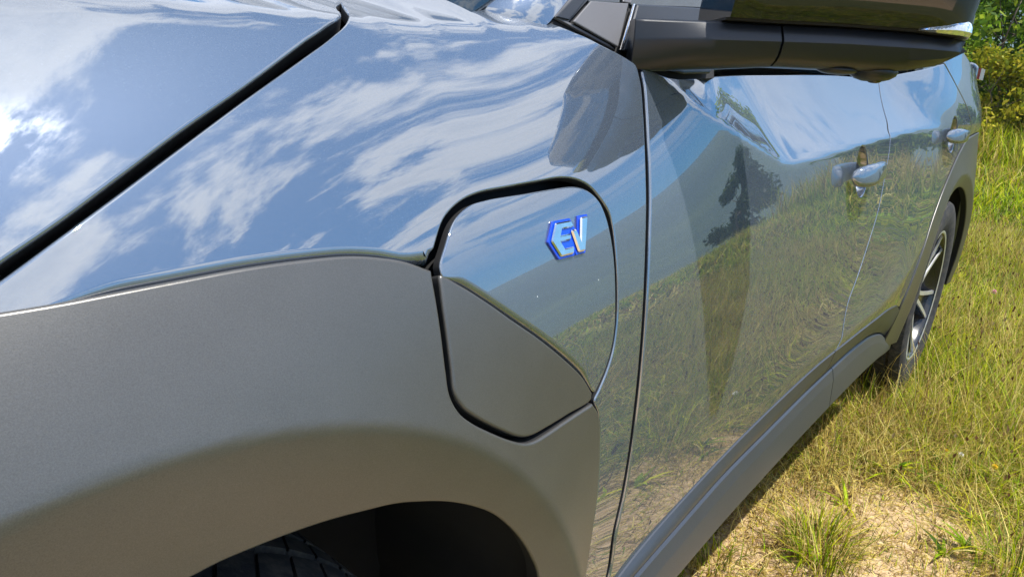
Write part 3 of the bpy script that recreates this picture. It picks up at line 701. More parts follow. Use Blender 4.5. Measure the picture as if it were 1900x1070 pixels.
# ---- greenhouse trim round the mirror base: flat pieces on the window plane
GQ = np.array([.62, -.775, 1.098]); GN = np.array([-.1, -.87, .48]); GN /= np.linalg.norm(GN)
def plate(name, pts, h0, h1, mat, parent, bev=.0012):
    V = [np.array(p) + GN * h0 for p in pts] + [np.array(p) + GN * h1 for p in pts]; n = len(pts)
    F = [tuple(range(n - 1, -1, -1)), tuple(range(n, 2 * n))] + [(i, (i + 1) % n, n + (i + 1) % n, n + i) for i in range(n)]
    me = mesh_np(name, V, F, False)
    import bmesh
    bm = bmesh.new(); bm.from_mesh(me); bmesh.ops.recalc_face_normals(bm, faces=bm.faces); bm.to_mesh(me); bm.free()
    o = obj(name, me, mat, parent)
    if bev: bevelled(o, bev, 2, 30)
    return o
for nm, pl, h0, h1, mt, bv_ in PLATES:
    plate(nm, pl, h0, h1, {'TRIMG': TRIMG, 'TRIM': TRIM, 'BLACK': BLACK, 'CHROME': CHROME, 'TINT': TINT}[mt], CAR, bv_)

# ---- windscreen pillar, windscreen, roof and far windows
def strip(name, secs, mat, smooth=True, closed=False, deg=35):
    V, F = loft_vf(secs, closed, closed); me = mesh_np(name, V, F, smooth)
    import bmesh
    bm = bmesh.new(); bm.from_mesh(me); bmesh.ops.recalc_face_normals(bm, faces=bm.faces); bm.to_mesh(me); bm.free()
    sharp(me, deg); return obj(name, me, mat, CAR)
pd = np.array([.86, .17, .56]) * 1.0
secs = []
for t in [-.03, -.02] + list(np.linspace(0, 1.0, 16)):
    a = np.array(PILLAR[0]); b = np.array(PILLAR[1]); sec = []
    for k in np.linspace(0, 1, 9):
        p = a * (1 - k) + b * k + pd * max(t, -.015) + GN * (.014 * math.sin(math.pi * k)) - np.array([0, 0, .10]) * t * t
        if t < 0: p = p + np.array([0, .01, -.05 if t < -.025 else -.006])
        sec.append(p)
    sec = [sec[0] - GN * .03] + sec + [sec[-1] - GN * .03]
    secs.append(sec)
strip('windscreen_pillar', secs, PAINT, True, True, 40)
secs = []
for t in np.linspace(-.12, 1.0, 8):
    sec = []
    for y in np.linspace(-.72, .72, 15):
        xb = .18 + .26 * (abs(y) / .72) ** 2.2; p = np.array([xb, y * (1 - .12 * max(t, 0)), 1.125 - .02 * (abs(y) / .72) ** 2]) + np.array([.95, 0, .50]) * t; sec.append(p)
    secs.append(sec)
ws = strip('windscreen', secs, TINT)
ws.modifiers.new('thickness', 'SOLIDIFY').thickness = .005
secs = [[np.array([x, y, 1.63 - .035 * (abs(y) / .62) ** 2.5 - .10 * ((x - 1.9) / 1.4) ** 2]) for y in np.linspace(-.62, .62, 13)] for x in np.linspace(1.12, 3.25, 14)]
rf = strip('roof', secs, GLOSSBLACK); rf.modifiers.new('thickness', 'SOLIDIFY').thickness = .02
def side_glass(name, x0, x1, mat, sgn=-1, b=(.80, 1.085), tpt=(.60, 1.56)):
    secs = []
    for t in np.linspace(0, 1, 6):
        secs.append([np.array([x, sgn * (b[0] * (1 - t) + tpt[0] * t + .025 * math.sin(math.pi * t)), b[1] * (1 - t) + tpt[1] * t]) for x in np.linspace(x0 + (.55 * t if x0 < 1.0 else 0), x1 - (.45 * t if x1 > 2.6 else 0), 6)])
    o = strip(name, secs, mat); o.modifiers.new('thickness', 'SOLIDIFY').thickness = .004; return o
side_glass('side_window', .84, 1.86, TINT, -1, (.738, 1.105)); side_glass('side_window', 1.94, 2.66, TINT, -1, (.745, 1.13)); side_glass('side_window', .70, 2.66, TINT, 1, (.76, 1.10))
side_glass('window_pillar', 1.86, 1.94, GLOSSBLACK, -1, (.748, 1.10))
secs = [[np.array([x + .5 * t * (1 if x > 3 else 0) * -1, y * (1 - .18 * t), 1.08 + .5 * t]) for x, y in [(2.66 - .45 * t, -.77), (3.1, -.80), (3.55, -.70), (3.66, -.3), (3.68, .3), (3.55, .70), (2.7, .78)]] for t in np.linspace(0, 1, 6)]
strip('tailgate', secs, PAINT)
# far flank, underbody and tail close the body
V, F = merge(box_vf(.50, 2.36, -.60, .85, .24, .42), box_vf(.46, 2.36, -.84, .85, .28, .45))
obj('underbody', mesh_np('underbody', V, F, False), BLACK, CAR)
secs = [[(x, y, z) for y, z in [(.80, .25), (.90, .5), (.90, .8), (.85, .98), (.74, 1.08)]] for x in (-.8, 0, 1, 2, 3, 3.6)]
strip('far_flank', secs, PAINT)
for bx4 in ((3.56, 3.72, -.70, .84, .35, 1.05), (-.90, -.75, -.70, .80, .30, .88)):
    bevelled(obj('bumper', mesh_np('bumper', *box_vf(*bx4), False), CLAD, CAR), .04, 3)
# tail lamp fin
tl = np.array(TAIL)
V = []; 
for (dx, o) in ((0, 0), (.16, .02)):
    for y, z in ((0, -.048), (-.032, -.046), (-.052, -.02), (-.050, .03), (-.03, .045), (.03, .05), (.03, -.048)): V.append((tl[0] + dx, tl[1] + y + o, tl[2] + z))
secs = [V[:7], V[7:]]; v_, f_ = loft_vf(secs); me = mesh_np('tail_lamp', v_, f_, False); tlo = obj('tail_lamp', me, PAINT, CAR); bevelled(tlo, .008, 3, 25)
TLR = plain('dark_red_lens', (.22, .03, .02), .05, 0, Coat_Weight=1.0)
v_, f_ = box_vf(tl[0] + .03, tl[0] + .15, tl[1] - .0575, tl[1] - .04, tl[2] - .018, tl[2] + .026)
obj('lamp_lens', mesh_np('lamp_lens', v_, f_, False), TLR, tlo)

# ---- wheels
def wheel_at(xw, yc, turn=0.0, detail=True):
    R = .368; W = .235
    prof = [(-.105, .250), (-.112, .262), (-.120, .300), (-.119, .335), (-.112, .352), (-.100, .3605), (-.085, .3635)]
    tread = [(-.079, 0), (-.077, 1), (-.069, 1), (-.067, 0), (-.030, 0), (-.028, 1), (-.019, 1), (-.017, 0), (.017, 0), (.019, 1), (.028, 1), (.030, 0), (.067, 0), (.069, 1), (.077, 1), (.079, 0)]
    tp = [(y, R - .004 * (y / .1) ** 2 - .007 * g) for y, g in tread]
    full = prof + tp + [(-y, r) for y, r in prof[::-1]]
    V = []; F = []; m = len(full); pitch = 64; angs = []
    for i in range(pitch):
        for k, (fr, g) in enumerate(((0, 0), (.30, 0), (.60, 0), (.86, 0), (.875, 1), (.955, 1), (.97, 0))): angs.append(((i + fr) * 2 * math.pi / pitch, g))
    n = len(angs)
    for a, g in angs:
        for j, (y, r) in enumerate(full):
            sk = .9 * abs(y) * (1 if y < 0 else -1) / R * .6
            ca, sa = math.cos(a + sk), math.sin(a + sk)
            if g and 5 <= j < m - 5: r -= .0060 if abs(y) > .03 else .0022
            V.append((r * ca, y, r * sa))
    for i in range(n):
        for j in range(m - 1):
            a = i * m + j; b = ((i + 1) % n) * m + j; F.append((a, a + 1, b + 1, b))
    # rim barrel is the wheel's own mesh
    rp = [(-.102, .2515), (-.106, .256), (-.108, .250), (-.104, .243), (-.088, .238), (-.05, .225), (.06, .215), (.10, .25)]
    secs = [[(r * math.cos(a), y, r * math.sin(a)) for y, r in rp] for a in np.linspace(0, 2 * math.pi, 97)]
    v, f = loft_vf(secs, False, False)
    w = obj('wheel', mesh_np('wheel', v, f), RIMB, CAR)
    w.location = (xw, yc, .37); w.rotation_euler = (0, .35, turn)
    obj('tyre', sharp(mesh_np('tyre', V, F), 30), TYRE, w)
    if not detail: return w
    secs = [[(r * math.cos(a), y, r * math.sin(a)) for y, r in [(-.1085, .2515), (-.1095, .247), (-.1065, .2415)]] for a in np.linspace(0, 2 * math.pi, 97)]
    v, f = loft_vf(secs, False, False); obj('rim_edge', mesh_np('rim_edge', v, f), RIMS, w)
    V = []; F = []
    secs = [[(r * math.cos(a), y, r * math.sin(a)) for a in np.linspace(0, 2 * math.pi, 40, endpoint=False)] for y, r in [(-.060, .075), (-.072, .062), (-.074, .035), (-.080, .033), (-.081, .005)]]
    v, f = loft_vf(secs, True, True); obj('hub_cap', sharp(mesh_np('hub_cap', v, f), 30), RIMB, w)
    secs = [[(r * math.cos(a), y, r * math.sin(a)) for a in np.linspace(0, 2 * math.pi, 48, endpoint=False)] for y, r in [(.02, .165), (-.005, .165), (-.006, .05)]]
    v, f = loft_vf(secs, True, True); obj('brake_disc', sharp(mesh_np('brake_disc', v, f), 30), plain('brake_steel', (.25, .25, .26), .4, 1), w)
    spoke_me = None; web_me = None
    for k in range(5):
        a0 = k * 2 * math.pi / 5
        if spoke_me is None:
            V = []; F = []
            for sgn in (-1, 1):
                secs = []
                for t in np.linspace(0, 1, 9):
                    r = .055 + (.246 - .055) * t; off = sgn * (.016 + .040 * t ** 1.4); hw = .0085 - .002 * t; y0 = -.076 - .026 * t ** 1.2
                    secs.append([(r, y0, off - hw), (r, y0, off + hw), (r, y0 + .006, off + hw), (r, y0 + .006, off - hw)])
                v, f = loft_vf(secs); V, F = merge((V, F), (v, f))
            spoke_me = mesh_np('spoke', V, F, False)
            bmn = [(.05, -.070, -.030), (.05, -.070, .030), (.245, -.094, .068), (.245, -.094, -.068), (.05, -.02, -.024), (.05, -.02, .024), (.235, -.045, .055), (.235, -.045, -.055)]
            secs = []
            for t in np.linspace(0, 1, 7):
                r = .05 + .195 * t; h = .020 + .046 * t ** 1.4; y0 = -.0705 - .026 * t ** 1.2
                secs.append([(r, y0, -h), (r, y0 + .010, -h * .3), (r, y0 + .010, h * .3), (r, y0, h), (r, y0 + .045, h * .8), (r, y0 + .045, -h * .8)])
            v, f = loft_vf(secs); web_me = mesh_np('spoke_web', v, f, False)
        s1 = obj('spoke', spoke_me, RIMS, w); s1.rotation_euler = (0, a0, 0)
        s2 = obj('spoke_web', web_me, RIMB, w); s2.rotation_euler = (0, a0, 0)
    return w
wheel_at(2.85, -.795)
fwheel = wheel_at(-.055, -.79, math.radians(-2)); fwheel.scale = (.985, .985, .985); fwheel.location.z = .363
for xw, zc in ((2.85, .37), (0, .37)):
    w = wheel_at(xw, .80, 0, False)
# arch liners
for xw in (0.0, 2.85):
    secs = []
    for a in np.linspace(math.radians(-12), math.radians(192), 60):
        rib = .006 * (math.sin(a * 18) > 0)
        secs.append([(xw + (.445 - (rib if y > -.84 else 0)) * math.cos(a), y, .37 + (.445 - (rib if y > -.84 else 0)) * math.sin(a)) for y in (-.893, -.86, -.80, -.70, -.60)] + [(xw + .10 * math.cos(a), -.60, .37 + .10 * math.sin(a))])
    o = strip('arch_liner', secs, LINER); 

# ------------------------------------------------------------------ ground, hills
def ground_h(x, y):
    r = np.hypot(x - .5, y + 1.2)
    bank = .62 * sstep(x, 5.0, 12.5) + .9 * sstep(x, 12.5, 22)
    side = -np.minimum(.22 * softplus(-y - 4.0, .5), 34) + 2.6 * sstep(-x, 4, 9.5)
    az = np.arctan2(-y, x)
    hill = (168 + 26 * np.sin(az * 3.1 + .6) + 14 * np.sin(az * 7.3) + 6 * np.sin(az * 17)) * sstep(r, 380, 1250) ** 1.15
    micro = .018 * np.sin(x * 3.1 + 1.3 * np.sin(y * 2.3)) * np.sin(y * 2.7 + .7) * sstep(r, 0, 2)
    return bank * sstep(y, -5, -3) + side + hill + micro - .012
rr = np.concatenate([np.linspace(0, 6, 60), np.geomspace(6.15, 1900, 100)]); aa = np.linspace(0, 2 * math.pi, 181)[:-1]
RR, AA = np.meshgrid(rr, aa, indexing='ij'); gx = .5 + RR * np.cos(AA); gy = -1.2 + RR * np.sin(AA)
GV = np.stack([gx, gy, ground_h(gx, gy)], -1).reshape(-1, 3); na = len(aa)
i, j = np.meshgrid(np.arange(len(rr) - 1), np.arange(na), indexing='ij'); jn = (j + 1) % na
GF = np.stack([i * na + j, (i + 1) * na + j, (i + 1) * na + jn, i * na + jn], -1).reshape(-1, 4)
def ground_material():
    m, nt, b = material('sandy_meadow_soil')
    c = nd(nt, 'ShaderNodeTexCoord'); P = c.outputs['Object']
    a = noise(nt, 2.2, 6, .62, vec=P); f = noise(nt, 60, 5, .65, vec=P); g = noise(nt, 9, 5, .6, vec=P); far = noise(nt, .006, 5, .6, vec=P)
    soil = ramp2(nt, f.outputs['Fac'], [(.30, (.20, .125, .06)), (.48, (.45, .31, .165)), (.62, (.56, .41, .23)), (.75, (.66, .50, .31))])
    thatch = ramp2(nt, g.outputs['Fac'], [(.3, (.05, .06, .012)), (.5, (.10, .11, .022)), (.72, (.19, .165, .05))])
    forest = ramp2(nt, far.outputs['Fac'], [(.42, (.045, .075, .05)), (.54, (.06, .095, .05)), (.64, (.09, .125, .06))])
    geo = nd(nt, 'ShaderNodeNewGeometry'); sp = nd(nt, 'ShaderNodeSeparateXYZ'); nt.links.new(P, sp.inputs[0])
    ln = nd(nt, 'ShaderNodeVectorMath', operation='LENGTH'); nt.links.new(P, ln.inputs[0])
    def mr(v, a0, a1):
        r = nd(nt, 'ShaderNodeMapRange'); r.interpolation_type = 'SMOOTHSTEP'; nt.links.new(v, r.inputs['Value']); r.inputs['From Min'].default_value = a0; r.inputs['From Max'].default_value = a1; return r.outputs[0]
    # sand shows where the turf is worn: same patches as the grass mask
    at = nd(nt, 'ShaderNodeAttribute', attribute_name='turf')
    ad = nd(nt, 'ShaderNodeMath', operation='ADD'); nt.links.new(at.outputs['Fac'], ad.inputs[0])
    sc = nd(nt, 'ShaderNodeMath', operation='MULTIPLY_ADD'); nt.links.new(a.outputs['Fac'], sc.inputs[0]); sc.inputs[1].default_value = .9; sc.inputs[2].default_value = -.45; nt.links.new(sc.outputs[0], ad.inputs[1])
    m1 = nd(nt, 'ShaderNodeMix', data_type='RGBA'); nt.links.new(mr(ad.outputs[0], .35, .75), m1.inputs['Factor']); nt.links.new(soil, m1.inputs['A']); nt.links.new(thatch, m1.inputs['B'])
    m2 = nd(nt, 'ShaderNodeMix', data_type='RGBA'); nt.links.new(mr(ln.outputs['Value'], 150, 420), m2.inputs['Factor']); nt.links.new(m1.outputs['Result'], m2.inputs['A']); nt.links.new(forest, m2.inputs['B'])
    nt.links.new(m2.outputs['Result'], b.inputs['Base Color']); b.inputs['Roughness'].default_value = .95
    f2 = noise(nt, 170, 6, .7, vec=P); bump(nt, b, f2.outputs['Fac'], .7, .006); return m
# worn patches (0 = bare sand, 1 = full turf)
def vnoise(x, y, s, seed):
    r = np.random.default_rng(seed); G = r.random((128, 128))
    u = x * s + 40; w = y * s + 40; i0 = np.floor(u).astype(int); j0 = np.floor(w).astype(int); a = u - i0; b_ = w - j0
    a = a * a * (3 - 2 * a); b_ = b_ * b_ * (3 - 2 * b_); g = lambda p, q: G[p % 128, q % 128]
    return g(i0, j0) * (1 - a) * (1 - b_) + g(i0 + 1, j0) * a * (1 - b_) + g(i0, j0 + 1) * (1 - a) * b_ + g(i0 + 1, j0 + 1) * a * b_
def turf(x, y):
    d = np.hypot((x - 1.25) / 1.0, (y + .95) / .52)
    base = sstep(d, .45, 1.35)
    t = .42 + .58 * base + .5 * (vnoise(x, y, 3.1, 3) - .5) + .35 * (vnoise(x, y, 8.0, 4) - .5)
    t -= .55 * np.exp(-(((x - .1) / .9) ** 2 + ((y + 1.45) / .5) ** 2)) + .25 * np.exp(-((y + .84) / .08) ** 2) * sstep(x, 1.9, 1.2)
    t -= 1.2 * sstep(-x, 2.2, 4.5)
    t -= .22 * np.exp(-(((x - 1.86) / .17) ** 2 + ((y + 1.10) / .10) ** 2))
    t -= .3 * np.exp(-(((x - .7) / .7) ** 2 + ((y + 1.5) / .35) ** 2))
    return np.clip(t, 0, 1)
gme = mesh_fast('ground', GV, GF)
at = gme.attributes.new('turf', 'FLOAT', 'POINT'); at.data.foreach_set('value', turf(GV[:, 0], GV[:, 1]).astype(np.float32))
obj('ground', gme, ground_material(), None, kind='structure')

# ------------------------------------------------------------------ grass and leaves
def foliage_material(name, rough=.55, trans=.35):
    m, nt, b = material(name)
    at = nd(nt, 'ShaderNodeAttribute', attribute_name='tint'); nt.links.new(at.outputs['Color'], b.inputs['Base Color']); b.inputs['Roughness'].default_value = rough
    b.inputs['Specular IOR Level'].default_value = .12
    tr = nd(nt, 'ShaderNodeBsdfTranslucent'); nt.links.new(at.outputs['Color'], tr.inputs['Color'])
    mx = nd(nt, 'ShaderNodeMixShader'); mx.inputs[0].default_value = trans
    nt.links.new(b.outputs[0], mx.inputs[1]); nt.links.new(tr.outputs[0], mx.inputs[2]); nt.links.new(mx.outputs[0], nt.nodes['Material Output'].inputs['Surface'])
    return m
GRASSM = foliage_material('meadow_grass', .5, .35); LEAFM = foliage_material('hedge_leaves', .45, .5)
GREENS = np.array([(.22, .34, .005), (.35, .44, .006), (.48, .48, .010), (.08, .15, .006)]); STRAWS = np.array([(.58, .45, .11), (.68, .56, .20), (.46, .34, .08), (.25, .15, .05)])
def blades(x, y, h, w, lean, az, dry, bend=1.0, z0=None):
    """n blades of three segments; returns verts, tris, tint"""
    n = len(x); z0 = ground_h(x, y) if z0 is None else z0
    dx, dy = np.cos(az), np.sin(az); px, py = -dy, dx
    ts = np.array([0, .38, .72, 1.0]); ws = np.array([1, .85, .55, 0])
    rows = []
    for t, wf in zip(ts, ws):
        o = h * lean * (t ** (1 + bend)); zz = z0 + h * (t - .42 * lean * t * t) - .004
        cx = x + dx * o; cy = y + dy * o
        if wf > 0: rows += [np.stack([cx - px * w * wf / 2, cy - py * w * wf / 2, zz], 1), np.stack([cx + px * w * wf / 2, cy + py * w * wf / 2, zz], 1)]
        else: rows += [np.stack([cx, cy, zz], 1)]
    V = np.stack(rows, 1)                                        # n,7,3
    base = (np.arange(n) * 7)[:, None]
    tri = np.array([[0, 1, 3], [0, 3, 2], [2, 3, 5], [2, 5, 4], [4, 5, 6]])
    F = (base[:, :, None] + tri[None]).reshape(-1, 3)
    g = GREENS[rng.integers(0, len(GREENS), n)]; s = STRAWS[rng.integers(0, len(STRAWS), n)]
    c = np.where((rng.random(n) < dry)[:, None], s, g) * rng.uniform(.5, 1.35, (n, 1))
    C = np.repeat(c[:, None, :], 7, 1)
    return V.reshape(-1, 3), F, C.reshape(-1, 3)
def grass_mesh(name, chunks):
    V = []; F = []; C = []; k = 0
    for v, f, c in chunks: V.append(v); F.append(f + k); C.append(c); k += len(v)
    V = np.concatenate(V); F = np.concatenate(F); C = np.concatenate(C)
    me = mesh_fast(name, V, F, False)
    a = me.attributes.new('tint', 'FLOAT_COLOR', 'POINT'); a.data.foreach_set('color', np.concatenate([np.clip(C, 0, 1), np.ones((len(C), 1))], 1).astype(np.float32).ravel())
    return me
def scatter(n, x0, x1, y0, y1):
    return rng.uniform(x0, x1, n), rng.uniform(y0, y1, n)
chunks = []
def lawn(n, box, hs, ws, leans, dry0, keep_pow=1.0, clump=0):
    x, y = scatter(n, *box)
    t = turf(x, y); k = rng.random(n) < t ** keep_pow
    x, y, t = x[k], y[k], t[k]
    # nothing grows through the car's wheels
    ok = ~((abs(x - 2.85) < .16) & (y > -.93) & (y < -.66)) & ~((abs(x) < .16) & (y > -.93) & (y < -.66))
    x, y, t = x[ok], y[ok], t[ok]; n = len(x)
    patch = vnoise(x, y, 1.3, 9); dry = np.clip(dry0 - .08 + .9 * (patch - .5) + .35 * (1 - t), .05, .97)
    h = rng.uniform(*hs, n) * (.55 + .6 * vnoise(x, y, 2.2, 11)) * (.6 + .4 * t); w = rng.uniform(*ws, n)
    chunks.append(blades(x, y, h, w, rng.uniform(*leans, n), rng.uniform(0, 2 * math.pi, n), dry))
lawn(95000, (.6, 3.2, -2.0, -.55), (.03, .10), (.0016, .0034), (.3, 1.5), .40, 1.1)
lawn(110000, (.6, 3.2, -2.0, -.60), (.012, .05), (.0014, .0032), (1.2, 2.6), .85, .28)     # flat thatch
lawn(20000, (.9, 3.8, -2.2, -.80), (.10, .26), (.0013, .0026), (.2, 1.3), .5, 1.6)
lawn(62000, (3.0, 7.0, -3.2, .4), (.05, .17), (.0025, .0055), (.3, 1.3), .20, .8)
lawn(20000, (2.4, 7.0, -3.0, .2), (.14, .38), (.0016, .003), (.15, .8), .60, .8)
lawn(46000, (7.0, 14.0, -4.5, 2.5), (.10, .32), (.006, .012), (.3, 1.2), .25, .5)
lawn(9000, (9.5, 13.0, -4.0, 2.0), (.45, .85), (.006, .011), (.15, .7), .62, .5)
lawn(26000, (-.5, 3.5, -4.5, -1.7), (.05, .14), (.004, .008), (.3, 1.4), .42, .8)
lawn(30000, (2.5, 12.0, -9.0, -3.0), (.10, .28), (.010, .02), (.3, 1.3), .42, .4)
def weeds(n, box):
    x, y = scatter(n, *box); k = rng.random(n) < turf(x, y) ** 1.5; x, y = x[k], y[k]
    x = np.repeat(x, 7); y = np.repeat(y, 7); n = len(x); az = rng.uniform(0, 6.283, n)
    chunks.append(blades(x + .006 * np.cos(az), y + .006 * np.sin(az), rng.uniform(.03, .085, n), rng.uniform(.008, .017, n), rng.uniform(.7, 1.8, n), az, np.full(n, .06)))
weeds(420, (1.3, 4.0, -2.2, -.95)); weeds(700, (3.5, 8, -3.0, .3))
def seeds(n, box, hs):
    x, y = scatter(n, *box); k = rng.random(n) < turf(x, y); x, y = x[k], y[k]; n = len(x)
    h = rng.uniform(*hs, n); az = rng.uniform(0, 6.283, n); ln = rng.uniform(.05, .55, n)
    chunks.append(blades(x, y, h, np.full(n, .0016), ln, az, np.full(n, .7)))
    tx = x + np.cos(az) * h * ln; ty = y + np.sin(az) * h * ln; tz = ground_h(x, y) + h * (1 - .42 * ln); L = rng.uniform(.012, .028, n); W = rng.uniform(.003, .0055, n)
    dx, dy = np.cos(az + 1.57), np.sin(az + 1.57)
    V = np.stack([np.stack([tx, ty, tz - L * .4], 1), np.stack([tx + dx * W, ty + dy * W, tz + L * .1], 1), np.stack([tx + np.cos(az) * L * .3, ty + np.sin(az) * L * .3, tz + L * .6], 1), np.stack([tx - dx * W, ty - dy * W, tz + L * .1], 1)], 1).reshape(-1, 3)
    b0 = (np.arange(n) * 4)[:, None]; F = np.concatenate([b0 + np.array([[0, 1, 2]]), b0 + np.array([[0, 2, 3]])], 0)
    pal = np.array([(.10, .045, .02), (.17, .09, .04), (.26, .17, .08), (.34, .26, .13)]); C = np.repeat(pal[rng.integers(0, 4, n)], 4, 0)
    chunks.append((V, F, C))
seeds(500, (1.2, 3.4, -2.1, -.95), (.06, .2)); seeds(2600, (2.8, 7.0, -3.0, .1), (.12, .34)); seeds(1500, (6.5, 13, -4.0, 2.0), (.25, .6))
obj('meadow_grass', grass_mesh('meadow_grass', chunks), GRASSM, None, kind='stuff', label='yellow green meadow grass with dry straw beside the car', category='grass')

# pebbles and clods on the bare sand
n = 900; x, y = scatter(n, .7, 2.6, -1.7, -.70); k = rng.random(n) > turf(x, y); x, y = x[k], y[k]; n = len(x)
oct_ = np.array([(1, 0, 0), (0, 1, 0), (-1, 0, 0), (0, -1, 0), (0, 0, .7), (.1, .1, -.7)]); of_ = np.array([(0, 1, 4), (1, 2, 4), (2, 3, 4), (3, 0, 4), (1, 0, 5), (2, 1, 5), (3, 2, 5), (0, 3, 5)])
sz = rng.uniform(.0015, .0055, (n, 1, 1)) * rng.uniform(.6, 1.3, (n, 6, 1)); P = oct_[None] * sz + np.stack([x, y, ground_h(x, y) + .001], 1)[:, None, :]
pe = mesh_fast('pebbles', P.reshape(-1, 3), (of_[None] + (np.arange(n) * 6)[:, None, None]).reshape(-1, 3), True)
obj('pebbles', pe, plain('sandy_pebbles', (.40, .29, .18), .9), None, kind='stuff', label='small pebbles and clods scattered over the bare sand', category='pebbles')
# tufts that stand out of the turf
def tuft(px, py, n, h, spread, dry, label, group=None):
    a = rng.uniform(0, 2 * math.pi, n); r = spread * np.sqrt(rng.random(n)); x = r * np.cos(a); y = r * np.sin(a)
    v, f, c = blades(x, y, rng.uniform(.5, 1, n) * h, rng.uniform(.0018, .0032, n), rng.uniform(.2, 1.1, n), a + rng.normal(0, .5, n), np.full(n, dry), z0=np.zeros(n))
    o = obj('grass_tuft', grass_mesh('grass_tuft', [(v, f, c)]), GRASSM, None, label=label, category='grass tuft')
    o.location = (px, py, float(ground_h(np.array([px]), np.array([py]))[0]))
    if group: o['group'] = group
    return o
for a_ in TUFTS: tuft(*a_)
# seed stalks and flowers
HEADM = plain('dry_seed_head', (.30, .21, .10), .8); STALKM = plain('green_stalk', (.24, .25, .06), .6)
WHITE = plain('white_petals', (.75, .73, .66), .6); YELL = plain('yellow_petals', (.80, .55, .02), .6); PINK = plain('pink_petals', (.72, .32, .45), .6)
def stalk(x, y, h, lean, az, seed_, label, group):
    z0 = float(ground_h(np.array([x]), np.array([y]))[0]); r0 = random.Random(seed_)
    pts = [(lean * h * t * t * math.cos(az), lean * h * t * t * math.sin(az), h * (t - .3 * lean * t * t)) for t in (0, .25, .5, .75, 1.0)]
    v, f = tube_vf(pts, [.0013, .0012, .001, .0009, .0006], 5); me = mesh_np('grass_stalk', v, f)
    o = obj('grass_stalk', me, STALKM, None, label=label, category='grass stalk', group=group); o.location = (x, y, z0)
    V = []; F = []
    for k in range(16):
        t = .60 + .40 * k / 15; p = np.array([lean * h * t * t * math.cos(az), lean * h * t * t * math.sin(az), h * (t - .3 * lean * t * t)])
        sd = 1 if k % 2 else -1; d = np.array([-math.sin(az), math.cos(az), 0]) * sd * .0035
        tip = p + d * 1.5 + np.array([0, 0, .011]); q = p + d * .9 + np.array([math.cos(az), math.sin(az), 0]) * .0016; q2 = p + d * .9 - np.array([math.cos(az), math.sin(az), 0]) * .0016
        b0 = len(V); V += [p, q + np.array([0, 0, .005]), tip, q2 + np.array([0, 0, .005])]; F += [(b0, b0 + 1, b0 + 2), (b0, b0 + 2, b0 + 3), (b0, b0 + 3, b0 + 1), (b0 + 1, b0 + 3, b0 + 2)]
    obj('seed_head', mesh_np('seed_head', V, F, False), HEADM, o)
for s_ in STALKS: stalk(*s_)
def flower(x, y, h, r, mat, kind, label, group):
    z0 = float(ground_h(np.array([x]), np.array([y]))[0])
    v, f = tube_vf([(0, 0, 0), (.004, .002, h * .5), (.002, .006, h)], [.001, .0009, .0008], 5)
    o = obj(kind, mesh_np(kind, v, f), STALKM, None, label=label, category='flower', group=group); o.location = (x, y, z0)
    V = []; F = []
    for k in range(34):
        th = math.acos(1 - 1.5 * (k + .5) / 34); ph = k * 2.39996; d = np.array([math.sin(th) * math.cos(ph), math.sin(th) * math.sin(ph), math.cos(th)])
        s_ = np.cross(d, (0, 0, 1.01)); s_ /= max(np.linalg.norm(s_), 1e-6); c0 = np.array([.002, .006, h])
        b0 = len(V); V += [c0 + d * r * .2 - s_ * r * .12, c0 + d * r * .2 + s_ * r * .12, c0 + d * r + s_ * r * .2, c0 + d * r - s_ * r * .2]; F.append((b0, b0 + 1, b0 + 2, b0 + 3))
    obj('flower_head', mesh_np('flower_head', V, F, False), mat, o)
for (x, y, h, r, c, label, group) in FLOWERS:
    flower(x, y, h, r, {'w': WHITE, 'y': YELL, 'p': PINK}[c], {'w': 'clover_flower', 'y': 'buttercup_flower', 'p': 'pink_flower'}[c], label, group)

# ------------------------------------------------------------------ hedge and trees
BARK = plain('grey_brown_bark', (.11, .085, .06), .9)
LEAFC = {'hedge': np.array([(.13, .24, .015), (.20, .32, .02), (.28, .36, .03), (.09, .17, .015)]), 'gold': np.array([(.40, .38, .025), (.30, .32, .02), (.46, .40, .04), (.16, .20, .015)]), 'dark': np.array([(.05, .085, .022), (.075, .12, .025), (.04, .07, .02)])}
def leaf_cloud(centres, radii, n, size, pal, seed_):
    r = np.random.default_rng(seed_); centres = np.array(centres); radii = np.array(radii)
    w = radii ** 2; k = r.choice(len(centres), n, p=w / w.sum())
    d = r.normal(size=(n, 3)); d /= np.linalg.norm(d, axis=1, keepdims=True); rad = radii[k] * (r.random(n) ** .45)
    P = centres[k] + d * rad[:, None] * np.array([1, 1, .9]); P[:, 2] = np.maximum(P[:, 2], .05)
    a = r.normal(size=(n, 3)); a /= np.linalg.norm(a, axis=1, keepdims=True); b = np.cross(a, d + .3 * r.normal(size=(n, 3))); b /= np.maximum(np.linalg.norm(b, axis=1, keepdims=True), 1e-6)
    s = size * r.uniform(.6, 1.3, (n, 1))
    V = np.stack([P - a * s, P + b * s * .55, P + a * s, P - b * s * .55], 1).reshape(-1, 3); F = np.arange(4 * n).reshape(-1, 4)
    tone = r.uniform(.75, 1.25, len(centres))[k]
    C = LEAFC[pal][r.integers(0, len(LEAFC[pal]), n)] * tone[:, None] * r.uniform(.8, 1.2, (n, 1))
    me = mesh_fast('crown', V, F, False); at_ = me.attributes.new('tint', 'FLOAT_COLOR', 'POINT'); at_.data.foreach_set('color', np.concatenate([np.clip(np.repeat(C, 4, 0), 0, 1), np.ones((4 * n, 1))], 1).astype(np.float32).ravel())
    return me
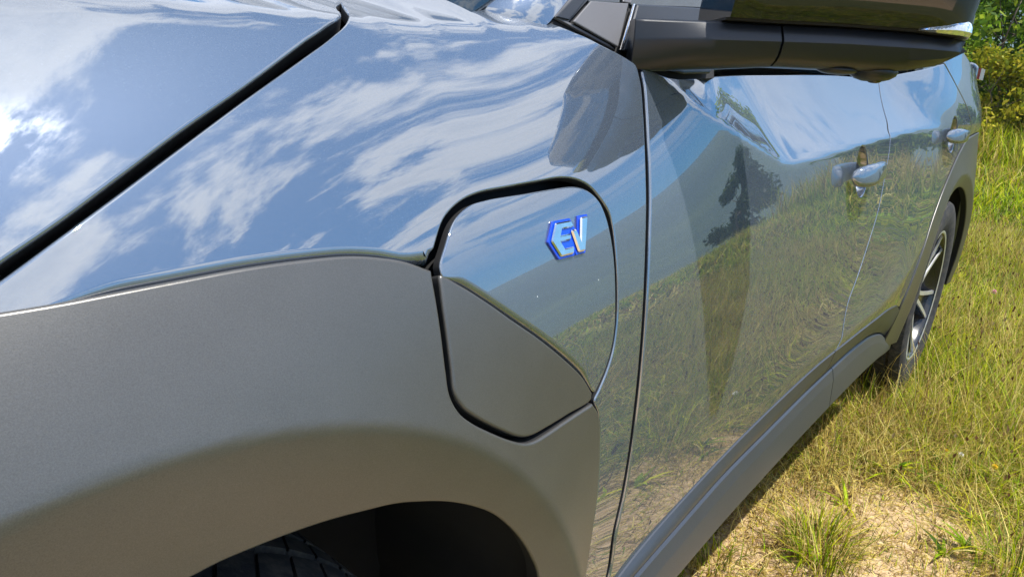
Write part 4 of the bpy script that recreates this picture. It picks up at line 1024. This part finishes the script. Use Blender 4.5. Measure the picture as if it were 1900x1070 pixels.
def tree(name, x, y, h, w, trunk_h, n, size, pal, seed_, label, cat, group=None, stems=1):
    r = random.Random(seed_); z0 = float(ground_h(np.array([x]), np.array([y]))[0])
    root = obj(name, None, None, None, label=label, category=cat); root.location = (x, y, z0 - .03)
    if group: root['group'] = group
    cs = []; rs = []; VF = ([], [])
    for q in range(stems):
        bx_ = r.uniform(-.3, .3) * w * (stems > 1); by_ = r.uniform(-.3, .3) * w * (stems > 1)
        pts = [(bx_ + r.uniform(-.05, .05) * w * t * 2, by_ + r.uniform(-.05, .05) * w * t * 2, h * .85 * t) for t in np.linspace(0, 1, 7)]
        r0 = h * .022 / math.sqrt(stems); VF = merge(VF, tube_vf(pts, [r0 * (1 - .85 * t) for t in np.linspace(0, 1, 7)], 8))
        for k in range(int(22 / stems) + 5):
            t = r.uniform(trunk_h, 1.0); a = r.uniform(0, 2 * math.pi); env = math.sin(math.pi * min(1, max(.12, (t - trunk_h) / (1.05 - trunk_h)) ** .8)) ** .6
            L = w * .5 * env * r.uniform(.45, 1.0); b0 = np.array(pts[min(6, int(t * .85 * 6))]); e = np.array([b0[0] + L * math.cos(a), b0[1] + L * math.sin(a), h * t * .97])
            m_ = (b0 + e) / 2 + np.array([0, 0, -.06 * L]); VF = merge(VF, tube_vf([tuple(b0), tuple(m_), tuple(e)], [r0 * .35, r0 * .22, r0 * .08], 5))
            cs += [e, m_ * .35 + e * .65]; rs += [w * r.uniform(.10, .19), w * r.uniform(.08, .14)]
    obj('trunk', mesh_np('trunk', *VF), BARK, root)
    obj('crown', leaf_cloud(cs, rs, n, size, pal, seed_), LEAFM, root)
    return root
for a_ in TREES: tree(*a_)

# ------------------------------------------------------------------ summer haze over the valley
hm = bpy.data.materials.new('summer_haze'); hm.use_nodes = True; hm.node_tree.nodes.remove(hm.node_tree.nodes['Principled BSDF'])
pv = hm.node_tree.nodes.new('ShaderNodeVolumePrincipled'); pv.inputs['Color'].default_value = (.55, .76, 1, 1); pv.inputs['Density'].default_value = .00056; pv.inputs['Anisotropy'].default_value = .3
hm.node_tree.links.new(pv.outputs[0], hm.node_tree.nodes['Material Output'].inputs['Volume'])
v_, f_ = box_vf(-1905, 1905, -1905, 1905, -45, 205)
obj('haze', mesh_np('haze', v_, f_, False), hm, None, kind='stuff')
